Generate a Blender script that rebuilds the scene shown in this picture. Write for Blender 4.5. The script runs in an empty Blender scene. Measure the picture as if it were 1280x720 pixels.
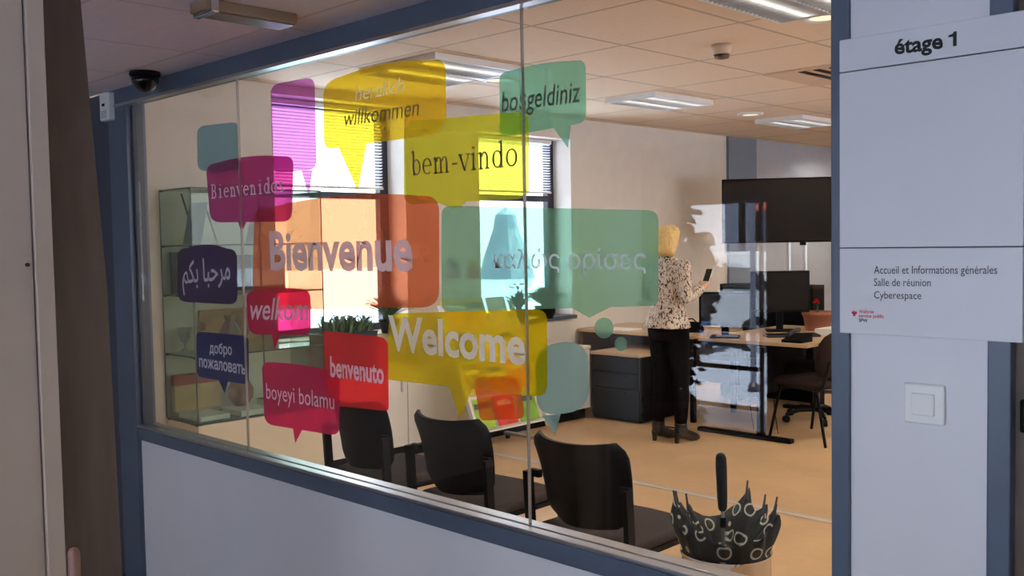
import bpy, bmesh, math, random
from mathutils import Vector, Matrix
from mathutils.geometry import tessellate_polygon

# ------------------------------------------------------------------ camera, world, exposure
SC = bpy.context.scene
COL = SC.collection
F = 1219.77                                   # focal length in pixels of the 1280 x 720 frame
YAW, PITCH, ROLL = (math.radians(a) for a in (-44.6537, -2.80257, -1.02033))
EYE = Vector((0, 0, 1.6))
_fw = Vector((math.sin(YAW) * math.cos(PITCH), math.cos(YAW) * math.cos(PITCH), math.sin(PITCH)))
_r = Vector((math.cos(YAW), -math.sin(YAW), 0)); _u = _r.cross(_fw)
RT = _r * math.cos(ROLL) + _u * math.sin(ROLL)
UP = -_r * math.sin(ROLL) + _u * math.cos(ROLL)
cam_data = bpy.data.cameras.new('camera')
cam = bpy.data.objects.new('camera', cam_data); COL.objects.link(cam)
cam_data.sensor_fit = 'HORIZONTAL'; cam_data.sensor_width = 36.0
cam_data.lens = 36.0 * F / 1280.0
cam_data.clip_start = 0.02; cam_data.clip_end = 300
cam.matrix_world = Matrix(((RT.x, UP.x, -_fw.x, EYE.x), (RT.y, UP.y, -_fw.y, EYE.y), (RT.z, UP.z, -_fw.z, EYE.z), (0, 0, 0, 1)))
SC.camera = cam

SKY = 4.2
LAMP = 40.0
SUN = 48.0
w = bpy.data.worlds.new('sky'); SC.world = w; w.use_nodes = True
w.node_tree.nodes['Background'].inputs[0].default_value = (0.97, 0.97, 1.0, 1)
w.node_tree.nodes['Background'].inputs[1].default_value = SKY
sun_d = bpy.data.lights.new('sun', 'SUN'); sun_d.energy = SUN; sun_d.angle = math.radians(3); sun_d.color = (1, .97, .94)
sun = bpy.data.objects.new('sun', sun_d); COL.objects.link(sun)
sun.rotation_euler = (math.radians(-27), 0, math.radians(-20))   # travels from the north-east side over the roof towards the street
SC.view_settings.view_transform = 'Standard'; SC.view_settings.look = 'None'
SC.view_settings.exposure = 0.0; SC.view_settings.gamma = 1.0
SC.view_settings.use_curve_mapping = False
SC.cycles.transparent_max_bounces = 40
SC.cycles.max_bounces = 10
SC.cycles.use_denoising = True
SC.cycles.caustics_reflective = False; SC.cycles.caustics_refractive = False
SC.cycles.sample_clamp_indirect = 6.0

def ray(x, y): return _fw + RT * ((x - 640) / F) - UP * ((y - 360) / F)
def at_x(x, y, X): d = ray(x, y); return EYE + d * (X / d.x)
def at_y(x, y, Y): d = ray(x, y); return EYE + d * (Y / d.y)
def at_z(x, y, Z): d = ray(x, y); return EYE + d * ((Z - EYE.z) / d.z)

# ------------------------------------------------------------------ main sizes (metres)
D = 2.03            # the glazed partition stands in the plane Y = D
WX = -6.03          # window wall
CEIL = 2.725        # office ceiling
CC = 2.337          # corridor ceiling
BACK = -2.47        # corridor's street wall
ENDX = -4.93        # corridor's end wall

# ------------------------------------------------------------------ helpers
def lin(c):
    return tuple(((v / 255) / 12.92 if v / 255 <= .04045 else ((v / 255 + .055) / 1.055) ** 2.4) for v in c)

def mat(name, rgb, rough=.6, metal=0.0, noise=0.06, scale=8.0, spec=.5, bump=0.0, stretch=None):
    m = bpy.data.materials.new(name); m.use_nodes = True
    nt = m.node_tree; b = nt.nodes['Principled BSDF']
    c = lin(rgb)
    b.inputs['Roughness'].default_value = rough
    b.inputs['Metallic'].default_value = metal
    b.inputs['Specular IOR Level'].default_value = spec
    tc = nt.nodes.new('ShaderNodeTexCoord')
    src = tc.outputs['Object']
    if stretch:
        mp = nt.nodes.new('ShaderNodeMapping'); mp.inputs['Scale'].default_value = stretch
        nt.links.new(src, mp.inputs[0]); src = mp.outputs[0]
    n = nt.nodes.new('ShaderNodeTexNoise'); n.inputs['Scale'].default_value = scale; n.inputs['Detail'].default_value = 4
    nt.links.new(src, n.inputs['Vector'])
    r = nt.nodes.new('ShaderNodeValToRGB')
    r.color_ramp.elements[0].position = .3; r.color_ramp.elements[1].position = .7
    r.color_ramp.elements[0].color = (*[v * (1 - noise) for v in c], 1)
    r.color_ramp.elements[1].color = (*[min(1, v * (1 + noise)) for v in c], 1)
    nt.links.new(n.outputs['Fac'], r.inputs[0]); nt.links.new(r.outputs[0], b.inputs['Base Color'])
    if bump:
        bp = nt.nodes.new('ShaderNodeBump'); bp.inputs['Strength'].default_value = bump; bp.inputs['Distance'].default_value = .01
        nt.links.new(n.outputs['Fac'], bp.inputs['Height']); nt.links.new(bp.outputs[0], b.inputs['Normal'])
    return m

def emit(name, rgb, strength):
    m = bpy.data.materials.new(name); m.use_nodes = True
    nt = m.node_tree; nt.nodes.clear()
    o = nt.nodes.new('ShaderNodeOutputMaterial'); e = nt.nodes.new('ShaderNodeEmission')
    e.inputs[0].default_value = (*rgb, 1); e.inputs[1].default_value = strength
    nt.links.new(e.outputs[0], o.inputs[0]); return m

def glass_mat(name, tint=(1, 1, 1), base=.045, grazing=.9):
    m = bpy.data.materials.new(name); m.use_nodes = True
    nt = m.node_tree; nt.nodes.clear()
    o = nt.nodes.new('ShaderNodeOutputMaterial'); mx = nt.nodes.new('ShaderNodeMixShader')
    t = nt.nodes.new('ShaderNodeBsdfTransparent'); t.inputs[0].default_value = (*tint, 1)
    g = nt.nodes.new('ShaderNodeBsdfGlossy'); g.inputs['Roughness'].default_value = 0.0
    lw = nt.nodes.new('ShaderNodeLayerWeight'); lw.inputs[0].default_value = .5
    p = nt.nodes.new('ShaderNodeMath'); p.operation = 'POWER'; p.inputs[1].default_value = 5
    ma = nt.nodes.new('ShaderNodeMath'); ma.operation = 'MULTIPLY_ADD'; ma.inputs[1].default_value = grazing; ma.inputs[2].default_value = base
    nt.links.new(lw.outputs['Facing'], p.inputs[0]); nt.links.new(p.outputs[0], ma.inputs[0])
    nt.links.new(ma.outputs[0], mx.inputs[0]); nt.links.new(t.outputs[0], mx.inputs[1]); nt.links.new(g.outputs[0], mx.inputs[2])
    nt.links.new(mx.outputs[0], o.inputs[0]); return m

def film_mat(name, tint, body, amount, through=.5):
    """coloured vinyl: a clear tint plus some scattering pigment"""
    m = bpy.data.materials.new(name); m.use_nodes = True
    nt = m.node_tree; nt.nodes.clear()
    o = nt.nodes.new('ShaderNodeOutputMaterial'); mx = nt.nodes.new('ShaderNodeMixShader'); md = nt.nodes.new('ShaderNodeMixShader')
    t = nt.nodes.new('ShaderNodeBsdfTransparent'); t.inputs[0].default_value = (*lin(tint), 1)
    d = nt.nodes.new('ShaderNodeBsdfDiffuse'); l = nt.nodes.new('ShaderNodeBsdfTranslucent')
    tc = nt.nodes.new('ShaderNodeTexCoord'); n = nt.nodes.new('ShaderNodeTexNoise'); n.inputs['Scale'].default_value = 5
    nt.links.new(tc.outputs['Object'], n.inputs['Vector'])
    c = lin(body); rp = nt.nodes.new('ShaderNodeValToRGB')
    rp.color_ramp.elements[0].color = (*[v * .96 for v in c], 1); rp.color_ramp.elements[1].color = (*[min(1, v * 1.04) for v in c], 1)
    nt.links.new(n.outputs['Fac'], rp.inputs[0])
    nt.links.new(rp.outputs[0], d.inputs[0]); nt.links.new(rp.outputs[0], l.inputs[0])
    md.inputs[0].default_value = through; mx.inputs[0].default_value = amount
    nt.links.new(d.outputs[0], md.inputs[1]); nt.links.new(l.outputs[0], md.inputs[2])
    nt.links.new(t.outputs[0], mx.inputs[1]); nt.links.new(md.outputs[0], mx.inputs[2]); nt.links.new(mx.outputs[0], o.inputs[0])
    return m

def tile_mat(name, rgb, x0, y0, s, wline, dark=.72, rough=.8):
    m = mat(name, rgb, rough, noise=.03, scale=30, spec=.2)
    nt = m.node_tree; b = nt.nodes['Principled BSDF']
    ramp = b.inputs['Base Color'].links[0].from_node
    g = nt.nodes.new('ShaderNodeNewGeometry'); sx = nt.nodes.new('ShaderNodeSeparateXYZ'); nt.links.new(g.outputs['Position'], sx.inputs[0])
    outs = []
    for ax, o0 in (('X', x0), ('Y', y0)):
        a = nt.nodes.new('ShaderNodeMath'); a.operation = 'SUBTRACT'; a.inputs[1].default_value = o0 - wline / 2; nt.links.new(sx.outputs[ax], a.inputs[0])
        q = nt.nodes.new('ShaderNodeMath'); q.operation = 'FLOORED_MODULO'; q.inputs[1].default_value = s; nt.links.new(a.outputs[0], q.inputs[0])
        c = nt.nodes.new('ShaderNodeMath'); c.operation = 'LESS_THAN'; c.inputs[1].default_value = wline; nt.links.new(q.outputs[0], c.inputs[0])
        outs.append(c)
    mxm = nt.nodes.new('ShaderNodeMath'); mxm.operation = 'MAXIMUM'
    nt.links.new(outs[0].outputs[0], mxm.inputs[0]); nt.links.new(outs[1].outputs[0], mxm.inputs[1])
    mc = nt.nodes.new('ShaderNodeMix'); mc.data_type = 'RGBA'
    nt.links.new(mxm.outputs[0], mc.inputs[0]); nt.links.new(ramp.outputs[0], mc.inputs[6])
    mc.inputs[7].default_value = (*[v * dark for v in lin(rgb)], 1)
    nt.links.new(mc.outputs[2], b.inputs['Base Color'])
    return m

class MB:
    """collects shapes and links them as one mesh object"""
    def __init__(s): s.bm = bmesh.new()
    def quadface(s, vs):
        try: return s.bm.faces.new(vs)
        except ValueError: return None
    def box(s, a, b, bev=0.0, seg=2, rot=None, pivot=None):
        lo = Vector([min(a[i], b[i]) for i in range(3)]); hi = Vector([max(a[i], b[i]) for i in range(3)])
        t = bmesh.new(); bmesh.ops.create_cube(t, size=1)
        bmesh.ops.scale(t, vec=hi - lo, verts=t.verts); bmesh.ops.translate(t, vec=(lo + hi) / 2, verts=t.verts)
        if bev: bmesh.ops.bevel(t, geom=list(t.edges), offset=bev, segments=seg, affect='EDGES', profile=.5)
        if rot: bmesh.ops.rotate(t, cent=pivot or (lo + hi) / 2, matrix=rot, verts=t.verts)
        s.join(t); return s
    def join(s, t):
        me = bpy.data.meshes.new('tmp'); t.to_mesh(me); t.free(); s.bm.from_mesh(me); bpy.data.meshes.remove(me)
    def rings(s, rs, cap=True, closed=True):
        vs = [[s.bm.verts.new(p) for p in r] for r in rs]
        n = len(vs[0])
        for i in range(len(vs) - 1):
            for j in range(n if closed else n - 1):
                s.quadface((vs[i][j], vs[i][(j + 1) % n], vs[i + 1][(j + 1) % n], vs[i + 1][j]))
        if cap and closed:
            s.quadface(list(reversed(vs[0]))); s.quadface(vs[-1])
        return s
    def tube(s, pts, r, n=10, cap=True):
        pts = [Vector(p) for p in pts]; rs = r if isinstance(r, (list, tuple)) else [r] * len(pts)
        out = []; prev = None
        for i, p in enumerate(pts):
            t = (pts[min(i + 1, len(pts) - 1)] - pts[max(i - 1, 0)]).normalized()
            if prev is None:
                a = Vector((0, 0, 1)) if abs(t.z) < .9 else Vector((1, 0, 0)); prev = t.cross(a).normalized()
            prev = (prev - t * prev.dot(t)).normalized(); q = t.cross(prev)
            out.append([p + (prev * math.cos(2 * math.pi * k / n) + q * math.sin(2 * math.pi * k / n)) * rs[i] for k in range(n)])
        return s.rings(out, cap)
    def limb(s, pts, rs, n=12):
        """tube with rounded ends"""
        pts = [Vector(p) for p in pts]; a = (pts[0] - pts[1]).normalized(); b = (pts[-1] - pts[-2]).normalized()
        P = [pts[0] + a * rs[0] * .9, pts[0] + a * rs[0] * .6] + pts + [pts[-1] + b * rs[-1] * .6, pts[-1] + b * rs[-1] * .9]
        R = [rs[0] * .35, rs[0] * .8] + list(rs) + [rs[-1] * .8, rs[-1] * .35]
        return s.tube(P, R, n)
    def loft(s, secs, n=24, cap=True):
        """secs: (z, cx, cy, rx, ry)"""
        return s.rings([[Vector((cx + rx * math.cos(2 * math.pi * k / n), cy + ry * math.sin(2 * math.pi * k / n), z)) for k in range(n)] for z, cx, cy, rx, ry in secs], cap)
    def lathe(s, prof, c=(0, 0, 0), n=28, cap=True):
        return s.rings([[Vector((c[0] + r * math.cos(2 * math.pi * k / n), c[1] + r * math.sin(2 * math.pi * k / n), c[2] + z)) for k in range(n)] for r, z in prof], cap)
    def ball(s, c, r, seg=16):
        t = bmesh.new(); bmesh.ops.create_uvsphere(t, u_segments=seg, v_segments=max(8, seg // 2), radius=1)
        r = r if isinstance(r, (list, tuple)) else (r, r, r)
        bmesh.ops.scale(t, vec=r, verts=t.verts); bmesh.ops.translate(t, vec=c, verts=t.verts); s.join(t); return s
    def prism(s, poly, axis, lo, hi):
        """poly in the two other axes (in x,y,z order), extruded along axis"""
        def mk(p, h):
            v = list(p); v.insert(axis, h); return Vector(v)
        return s.rings([[mk(p, lo) for p in poly], [mk(p, hi) for p in poly]])
    def flat(s, pts):
        vs = [s.bm.verts.new(p) for p in pts]
        for t in tessellate_polygon([[Vector(p) for p in pts]]): s.quadface([vs[i] for i in t])
        return s
    def build(s, name, m, parent=None, world=True, smooth=False, mods=()):
        bmesh.ops.recalc_face_normals(s.bm, faces=s.bm.faces)
        if parent is not None and world and parent.get('_o') is not None:
            bmesh.ops.translate(s.bm, vec=-Vector(parent['_o']), verts=s.bm.verts)
        me = bpy.data.meshes.new(name); s.bm.to_mesh(me); s.bm.free()
        me.materials.append(m)
        if smooth:
            for p in me.polygons: p.use_smooth = True
        o = bpy.data.objects.new(name, me); COL.objects.link(o)
        if parent is not None:
            o.parent = parent
            if parent.get('_o') is not None: o['_o'] = [0, 0, 0]; o['_o'] = list(parent['_o'])
        for kind, kw in mods:
            md = o.modifiers.new(kind, kind)
            for k, v in kw.items(): setattr(md, k, v)
        return o

def tag(o, label=None, cat=None, group=None, kind=None):
    if label: o['label'] = label
    if cat: o['category'] = cat
    if group: o['group'] = group
    if kind: o['kind'] = kind
    return o
def struct(name, mb, m, **k): return tag(mb.build(name, m, **k), kind='structure')
def thing(name, label, cat, loc=(0, 0, 0), rz=0.0, group=None, world=True):
    """an Empty at the thing's base; parts are given in world coordinates when world, else in its own"""
    o = bpy.data.objects.new(name, None); COL.objects.link(o); o.empty_display_size = .1
    o.location = loc; o.rotation_euler = (0, 0, rz)
    if world: o['_o'] = list(loc)
    return tag(o, label, cat, group)
def dup(o, parent=None, label=None, loc=None, rz=None):
    c = o.copy(); COL.objects.link(c)
    if parent is not None: c.parent = parent
    if label: c['label'] = label
    if loc is not None: c.location = loc
    if rz is not None: c.rotation_euler = (0, 0, rz)
    for ch in list(o.children): dup(ch, c)
    return c
SUB = lambda n=2: ('SUBSURF', dict(levels=n, render_levels=n))
BEV = lambda wd=.004: ('BEVEL', dict(width=wd, segments=2))

def text_mesh(body, bold=0.0, shear=0.0, space=1.0):
    c = bpy.data.curves.new('t', 'FONT'); c.body = body; c.offset = bold; c.shear = shear; c.space_character = space; c.resolution_u = 3
    c.fill_mode = 'FRONT' if False else c.fill_mode
    o = bpy.data.objects.new('t', c); COL.objects.link(o)
    dg = bpy.context.evaluated_depsgraph_get(); dg.update()
    me = bpy.data.meshes.new_from_object(o.evaluated_get(dg))
    bpy.data.objects.remove(o); bpy.data.curves.remove(c)
    return me
def lettering(body, pl, pr, hgt, m, parent, name='lettering', bold=0.0, shear=0.0, space=1.0, depth=0.0, serif=0.0):
    """text between two baseline points in the plane of the partition; hgt = height of its tallest letter (metres)"""
    me = text_mesh(body, bold, shear, space)
    xs = [v.co.x for v in me.vertices]; ys = [v.co.y for v in me.vertices]
    x0, x1, top = min(xs), max(xs), max(ys)
    mb = MB(); mb.bm.from_mesh(me); bpy.data.meshes.remove(me)
    for v in mb.bm.verts:
        t = (v.co.x - x0) / (x1 - x0); z = v.co.y / top * hgt
        p = pl.lerp(pr, t); v.co = Vector((p.x, p.y, p.z + z))
    return mb.build(name, m, parent)

def hole_wall(mb, axis, c0, c1, lo, hi, z0, z1, holes):
    """a wall slab with rectangular holes; axis 0: slab normal is X (holes in Y), axis 1: normal is Y (holes in X)"""
    def bx(a0, a1, b0, b1):
        if a1 - a0 < 1e-4 or b1 - b0 < 1e-4: return
        if axis == 0: mb.box((c0, a0, b0), (c1, a1, b1))
        else: mb.box((a0, c0, b0), (a1, c1, b1))
    cur = lo
    for h0, h1, q0, q1 in sorted(holes):
        bx(cur, h0, z0, z1); bx(h0, h1, z0, q0); bx(h0, h1, q1, z1); cur = h1
    bx(cur, hi, z0, z1)

# ------------------------------------------------------------------ materials
M = dict(
    wall=mat('warm_white_paint', (226, 218, 208), .8, noise=.03),
    wall_grey=mat('cool_grey', (168, 172, 182), .8, noise=.03),
    pilaster=mat('blue_grey_paint', (118, 130, 148), .7, noise=.03),
    corr_wall=mat('corridor_paint', (188, 184, 184), .8, noise=.03),
    white_panel=mat('white_laminate', (216, 213, 217), .42, noise=.02, scale=3),
    blue=mat('blue_grey_metal', (82, 92, 110), .38, noise=.04),
    dark_blue=mat('dark_blue_metal', (64, 68, 80), .5, noise=.04),
    alu=mat('brushed_aluminium', (196, 200, 206), .3, metal=1, noise=.04),
    chrome=mat('chrome', (220, 220, 222), .1, metal=1, noise=.02),
    dark_steel=mat('dark_steel', (60, 60, 66), .4, metal=.6),
    black=mat('black_plastic', (12, 12, 15), .5, noise=.05, spec=.1),
    black_matt=mat('black_matt', (15, 14, 15), .8, noise=.1, spec=.08),
    charcoal=mat('charcoal_upholstery', (62, 55, 54), .9, noise=.15, scale=60, bump=.2, spec=.1),
    brown_uph=mat('brown_black_upholstery', (46, 36, 34), .85, noise=.15, scale=50, bump=.2, spec=.1),
    pale_door=mat('pale_metal_door', (192, 174, 160), .5, noise=.02),
    brown=mat('dark_brown_wood', (96, 80, 72), .55, noise=.12, scale=5, stretch=(6, 6, .6)),
    wood=mat('light_wood_laminate', (206, 176, 140), .4, noise=.08, scale=4, stretch=(.6, 8, 8)),
    cream=mat('cream_laminate', (226, 214, 190), .5, noise=.03),
    white=mat('white_plastic', (232, 230, 226), .4, noise=.02),
    white_paper=mat('white_paper', (238, 236, 230), .8, noise=.03),
    led=mat('black_frame', (22, 27, 38), .4, noise=.05),
    frame_navy=mat('dark_window_frame', (30, 38, 54), .4, noise=.05),
    screen=mat('dark_screen', (10, 10, 13), .18, noise=.04),
    leaf=mat('green_leaf', (52, 92, 48), .5, noise=.3, scale=20),
    dleaf=mat('dark_green_leaf', (26, 50, 30), .5, noise=.3, scale=20),
    terracotta=mat('terracotta', (150, 92, 72), .8, noise=.1),
    navy_pot=mat('dark_blue_pot', (28, 44, 60), .4),
    red=mat('red_petal', (200, 20, 34), .6, noise=.15, scale=40),
    skin=mat('skin', (214, 164, 138), .55, noise=.05, scale=20),
    hair=mat('blonde_hair', (232, 198, 132), .55, noise=.28, scale=26, stretch=(6, 6, .7)),
    trousers=mat('black_trousers', (14, 13, 16), .9, noise=.15, scale=30, spec=.08),
    boot=mat('black_leather', (22, 17, 17), .35, noise=.1),
    jeans=mat('blue_denim', (64, 96, 146), .85, noise=.15, scale=30),
    paving=mat('grey_paving', (162, 176, 198), .9, noise=.1, scale=3),
    asphalt=mat('asphalt', (120, 128, 142), .95, noise=.15, scale=30),
    render_pale=mat('pale_render', (214, 220, 230), .9, noise=.05),
    slate=mat('slate_blue', (92, 102, 122), .8, noise=.15, scale=10),
    car=mat('silver_car_paint', (196, 204, 214), .25, metal=.3, noise=.02),
    car_glass=mat('dark_car_glass', (24, 30, 38), .1),
    tyre=mat('tyre', (24, 24, 26), .8),
    rust=mat('rust_red_paint', (150, 70, 62), .8),
)
M['glass'] = glass_mat('partition_glass', (.985, .99, .985), .036)
M['case_glass'] = glass_mat('case_glass', (.80, .88, .84), .04, .5)
M['edge_glass'] = mat('green_glass_edge', (44, 66, 60), .2)
M['out_glass'] = glass_mat('window_glass', (.97, .98, .98), .03)
M['frost'] = film_mat('frosted_lettering', (215, 210, 215), (244, 240, 248), .94, .28)
M['white_letter'] = film_mat('white_lettering', (230, 228, 230), (236, 232, 236), .96, .25)
M['grey_letter'] = film_mat('grey_lettering', (120, 116, 112), (84, 80, 76), .88, .3)
M['ink'] = mat('black_ink', (16, 15, 20), .6)
M['logo_red'] = mat('logo_red', (196, 24, 60), .6)
M['tube'] = emit('fill_fluorescent_light', (1.0, .92, .80), LAMP * 6)  # only in the added unseen lights, far stronger than the visible tubes
M['tube_dim'] = emit('dim_fluorescent_light', (1.0, .94, .84), 5)
M['warm_ring'] = emit('downlight_glow', (1.0, .78, .5), 1.6)
M['ceil'] = tile_mat('office_ceiling_tiles', (236, 214, 188), -3.566, 4.57, .78, .022, .60)
M['corr_ceil'] = tile_mat('corridor_ceiling_tiles', (244, 230, 234), -2.9, 1.82, .6, .014, .8)

def floor_mat():
    m = mat('tan_linoleum', (226, 188, 142), .38, noise=.10, scale=2.2)
    nt = m.node_tree; b = nt.nodes['Principled BSDF']; ramp = b.inputs['Base Color'].links[0].from_node
    n2 = nt.nodes.new('ShaderNodeTexNoise'); n2.inputs['Scale'].default_value = 22; n2.inputs['Detail'].default_value = 6
    tc = nt.nodes.new('ShaderNodeTexCoord'); nt.links.new(tc.outputs['Object'], n2.inputs['Vector'])
    mx = nt.nodes.new('ShaderNodeMix'); mx.data_type = 'RGBA'; mx.blend_type = 'MULTIPLY'; mx.inputs[0].default_value = .22
    nt.links.new(ramp.outputs[0], mx.inputs[6]); nt.links.new(n2.outputs['Color'], mx.inputs[7]); nt.links.new(mx.outputs[2], b.inputs['Base Color'])
    return m
M['floor'] = floor_mat()
M['corr_floor'] = mat('grey_corridor_floor', (74, 71, 70), .7, noise=.06, spec=.2)

# ------------------------------------------------------------------ the shell
XR, YF = 3.2, 13.2
mb = MB(); mb.box((WX - .3, D, -.12), (XR, YF, 0)); struct('floor', mb, M['floor'])
mb = MB(); mb.box((ENDX - .2, BACK - .25, -.12), (XR, D, -.001)); struct('floor_corridor', mb, M['corr_floor'])
mb = MB(); mb.box((WX - .3, D, CEIL), (XR, YF, CEIL + .15)); struct('ceiling', mb, M['ceil'])
mb = MB(); mb.box((ENDX - .2, BACK - .25, CC), (XR, D - .045, CC + .12)); struct('ceiling_corridor', mb, M['corr_ceil'])
# window wall with two openings
W1 = (3.74, 4.925, .90, 2.66); W2 = (5.73, 6.91, .89, 2.53)
mb = MB(); hole_wall(mb, 0, WX - .3, WX, D - .3, 9.577, 0, CEIL, [W1, W2]); struct('wall_window', mb, M['wall'])
mb = MB(); mb.box((WX - .3, 9.577, 0), (WX + .03, 10.177, CEIL)); struct('trim_1', mb, M['pilaster'])
mb = MB(); mb.box((WX - .3, 10.177, 0), (WX, YF, CEIL)); struct('wall_grey', mb, M['wall_grey'])  # same wall plane, cooler grey from the pilaster to the far end
mb = MB(); mb.box((WX - .3, YF, 0), (XR, YF + .2, CEIL)); struct('wall_far', mb, M['wall'])
FILL_WIN = [(4.2, 6.8, .85, 2.5), (7.2, 9.8, .85, 2.5), (10.2, 12.8, .85, 2.5)]  # unseen windows, added as daylight fill for the far end of the office
mb = MB(); hole_wall(mb, 0, XR, XR + .2, BACK - .25, YF, 0, CEIL, FILL_WIN); struct('wall_right', mb, M['wall'])
for i, (y0, y1, z0, z1) in enumerate(FILL_WIN):
    fr = MB()
    for a, b in (((y0, z0), (y0 + .06, z1)), ((y1 - .06, z0), (y1, z1)), ((y0 + .06, z0), (y1 - .06, z0 + .06)), ((y0 + .06, z1 - .06), (y1 - .06, z1))):
        fr.box((XR + .10, a[0], a[1]), (XR + .16, b[0], b[1]))
    f = struct('window_%d' % (9 + i), fr, M['frame_navy'])
    p = MB(); p.box((XR + .127, y0 + .06, z0 + .06), (XR + .133, y1 - .06, z1 - .06)); p.build('pane', M['out_glass'], f)
mb = MB(); mb.box((ENDX - 1.4, D, 0), (-4.70, D + .12, CEIL)); mb.box((-4.70, D + .0, CC + .002), (XR, D + .12, CEIL)); struct('wall_header', mb, M['wall'])
# corridor: end wall, street wall with the glass door and a wide unseen window added for corridor light
DOOR = (-4.90, -3.775, .06, 1.875)
CORR_FILL_WIN = (-2.75, 2.4, .85, 1.90)
mb = MB(); mb.box((ENDX - .2, BACK - .25, 0), (ENDX, D, CC)); struct('wall_left', mb, M['corr_wall'])
mb = MB(); hole_wall(mb, 1, BACK - .25, BACK, ENDX, XR, 0, CC, [DOOR, CORR_FILL_WIN]); struct('wall_street', mb, mat('taupe_paint', (70, 64, 62), .8, noise=.03))
for i, (x0, x1) in enumerate(((-2.75, -1.03), (-1.03, .69), (.69, 2.4))):
    fr = MB()
    for a, b in (((x0, .85), (x0 + .05, 1.90)), ((x1 - .05, .85), (x1, 1.90)), ((x0 + .05, .85), (x1 - .05, .90)), ((x0 + .05, 1.85), (x1 - .05, 1.90))):
        fr.box((a[0], BACK - .18, a[1]), (b[0], BACK - .12, b[1]))
    f = struct('window_%d' % (6 + i), fr, M['frame_navy'])
    p = MB(); p.box((x0 + .05, BACK - .155, .90), (x1 - .05, BACK - .147, 1.85)); p.build('pane', M['out_glass'], f)
# skirting along the window wall
mb = MB(); mb.box((WX, 6.68, 0), (WX + .015, 9.577, .08)); struct('baseboard_window', mb, M['black_matt'])
# pale strip let into the office floor
a = at_z(735, 590, 0)
mb = MB(); mb.box((-5.6, 5.02, 0), (1.2, 5.075, .004)); mb.box((-5.6, 5.075, 0), (1.2, 5.083, .0055)); struct('trim_2', mb, mat('pale_floor_strip', (208, 198, 190), .4, noise=.04))

# ------------------------------------------------------------------ the glazed partition
XL, XJ1, XJ2, XP = -4.43, -3.522, -1.948, -.989
Z0, Z1 = .768, 2.268
mb = MB(); mb.box((-4.66, D - .045, Z1), (XP, D + .05, CC + .004)); struct('trim_3', mb, M['blue'], mods=(BEV(.003),))
mb = MB(); mb.box((-4.66, D - .05, Z1 - .012), (XP, D - .01, Z1 + .0)); struct('trim_4', mb, M['alu'])
mb = MB(); mb.box((-4.66, D - .04, .697), (XP, D + .05, Z0 - .014)); struct('trim_5', mb, M['blue'], mods=(BEV(.003),))
mb = MB(); mb.box((-4.63, D - .042, Z0 - .014), (XP, D - .005, Z0 - .001), bev=.003); mb.box((-4.63, D + .006, Z0 - .014), (XP, D + .052, Z0 - .002), bev=.003); struct('trim_6', mb, M['alu'])
mb = MB(); mb.box((-4.63, D - .025, -.001), (XP, D + .03, .697)); struct('wall_partition', mb, M['white_panel'])
mb = MB(); mb.box((-4.64, D - .045, 0), (XL - .02, D + .05, Z1)); struct('trim_7', mb, M['blue'], mods=(BEV(.003),))
mb = MB(); mb.box((XL - .02, D - .02, Z0), (XL, D + .03, Z1)); struct('trim_8', mb, M['dark_blue'])
mb = MB(); mb.box((ENDX, D - .03, 0), (-4.64, D + .02, CC)); struct('trim_9', mb, M['dark_blue'])
for i, (x0, x1) in enumerate(((XL, XJ1), (XJ1, XJ2), (XJ2, XP))):
    mb = MB(); mb.box((x0 + .0015, D - .004, Z0 - .006), (x1 - .0015, D + .004, Z1)); struct('window_%d' % (i + 1), mb, M['glass'])
for i, x in enumerate((XJ1, XJ2)):
    mb = MB(); mb.box((x - .0017, D - .005, Z0), (x + .0017, D + .005, Z1)); struct('trim_%d' % (10 + i), mb, mat('glass_joint', (150, 140, 132), .3))
# the post that carries the floor sign
PX0, PX1, PX2, PX3 = XP, -.948, -.668, -.625
mb = MB(); mb.box((PX0, D - .05, 0), (PX1, D + .06, CC + .3)); struct('trim_12', mb, M['blue'], mods=(BEV(.003),))
mb = MB(); mb.box((PX1, D - .04, 0), (PX2, D + .05, CC + .3)); struct('wall_post', mb, M['white_panel'])
mb = MB(); mb.box((PX2, D - .05, 0), (PX3, D + .06, CC + .3)); struct('trim_13', mb, M['blue'], mods=(BEV(.003),))
mb = MB(); mb.box((PX3 + .9, D - .03, 0), (XR, D + .05, CC + .3)); mb.box((PX3, D - .03, 2.1), (PX3 + .9, D + .05, CC + .3)); struct('wall_beside', mb, M['corr_wall'])
mb = MB(); mb.box((PX3, D - .02, 0), (PX3 + .9, D + .03, 2.1)); dr = struct('door_2', mb, M['brown'])
p = at_y(1279, 524, D - .06)
mb = MB(); mb.box((p.x - .012, D - .02, p.z - .03), (p.x + .05, D - .045, p.z + .035), bev=.005); mb.tube([(p.x + .02, D - .045, p.z), (p.x + .02, D - .08, p.z), (p.x + .13, D - .085, p.z)], .011); mb.build('door_handle', M['black'], dr)

# ------------------------------------------------------------------ corridor's left end: pale door, dark board
KX = -2.65                                     # near face of the clad column beside the viewer
q0 = at_x(27, 0, KX).y; q1 = at_x(52, 0, KX).y
mb = MB(); mb.box((KX - .15, .79, 0), (KX, q0, CC)); d1 = struct('wall_column', mb, M['pale_door'])
mb = MB(); mb.box((KX - .15, q0 + .004, 0), (KX + .012, q1, CC)); mb.build('corner_strip', M['pale_door'], d1, mods=(BEV(.003),))
p = at_x(32, 331, KX)
mb = MB(); mb.tube([(KX + .010, p.y, p.z), (KX + .018, p.y, p.z)], .005, 14); mb.build('bolt', M['dark_steel'], d1)
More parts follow.
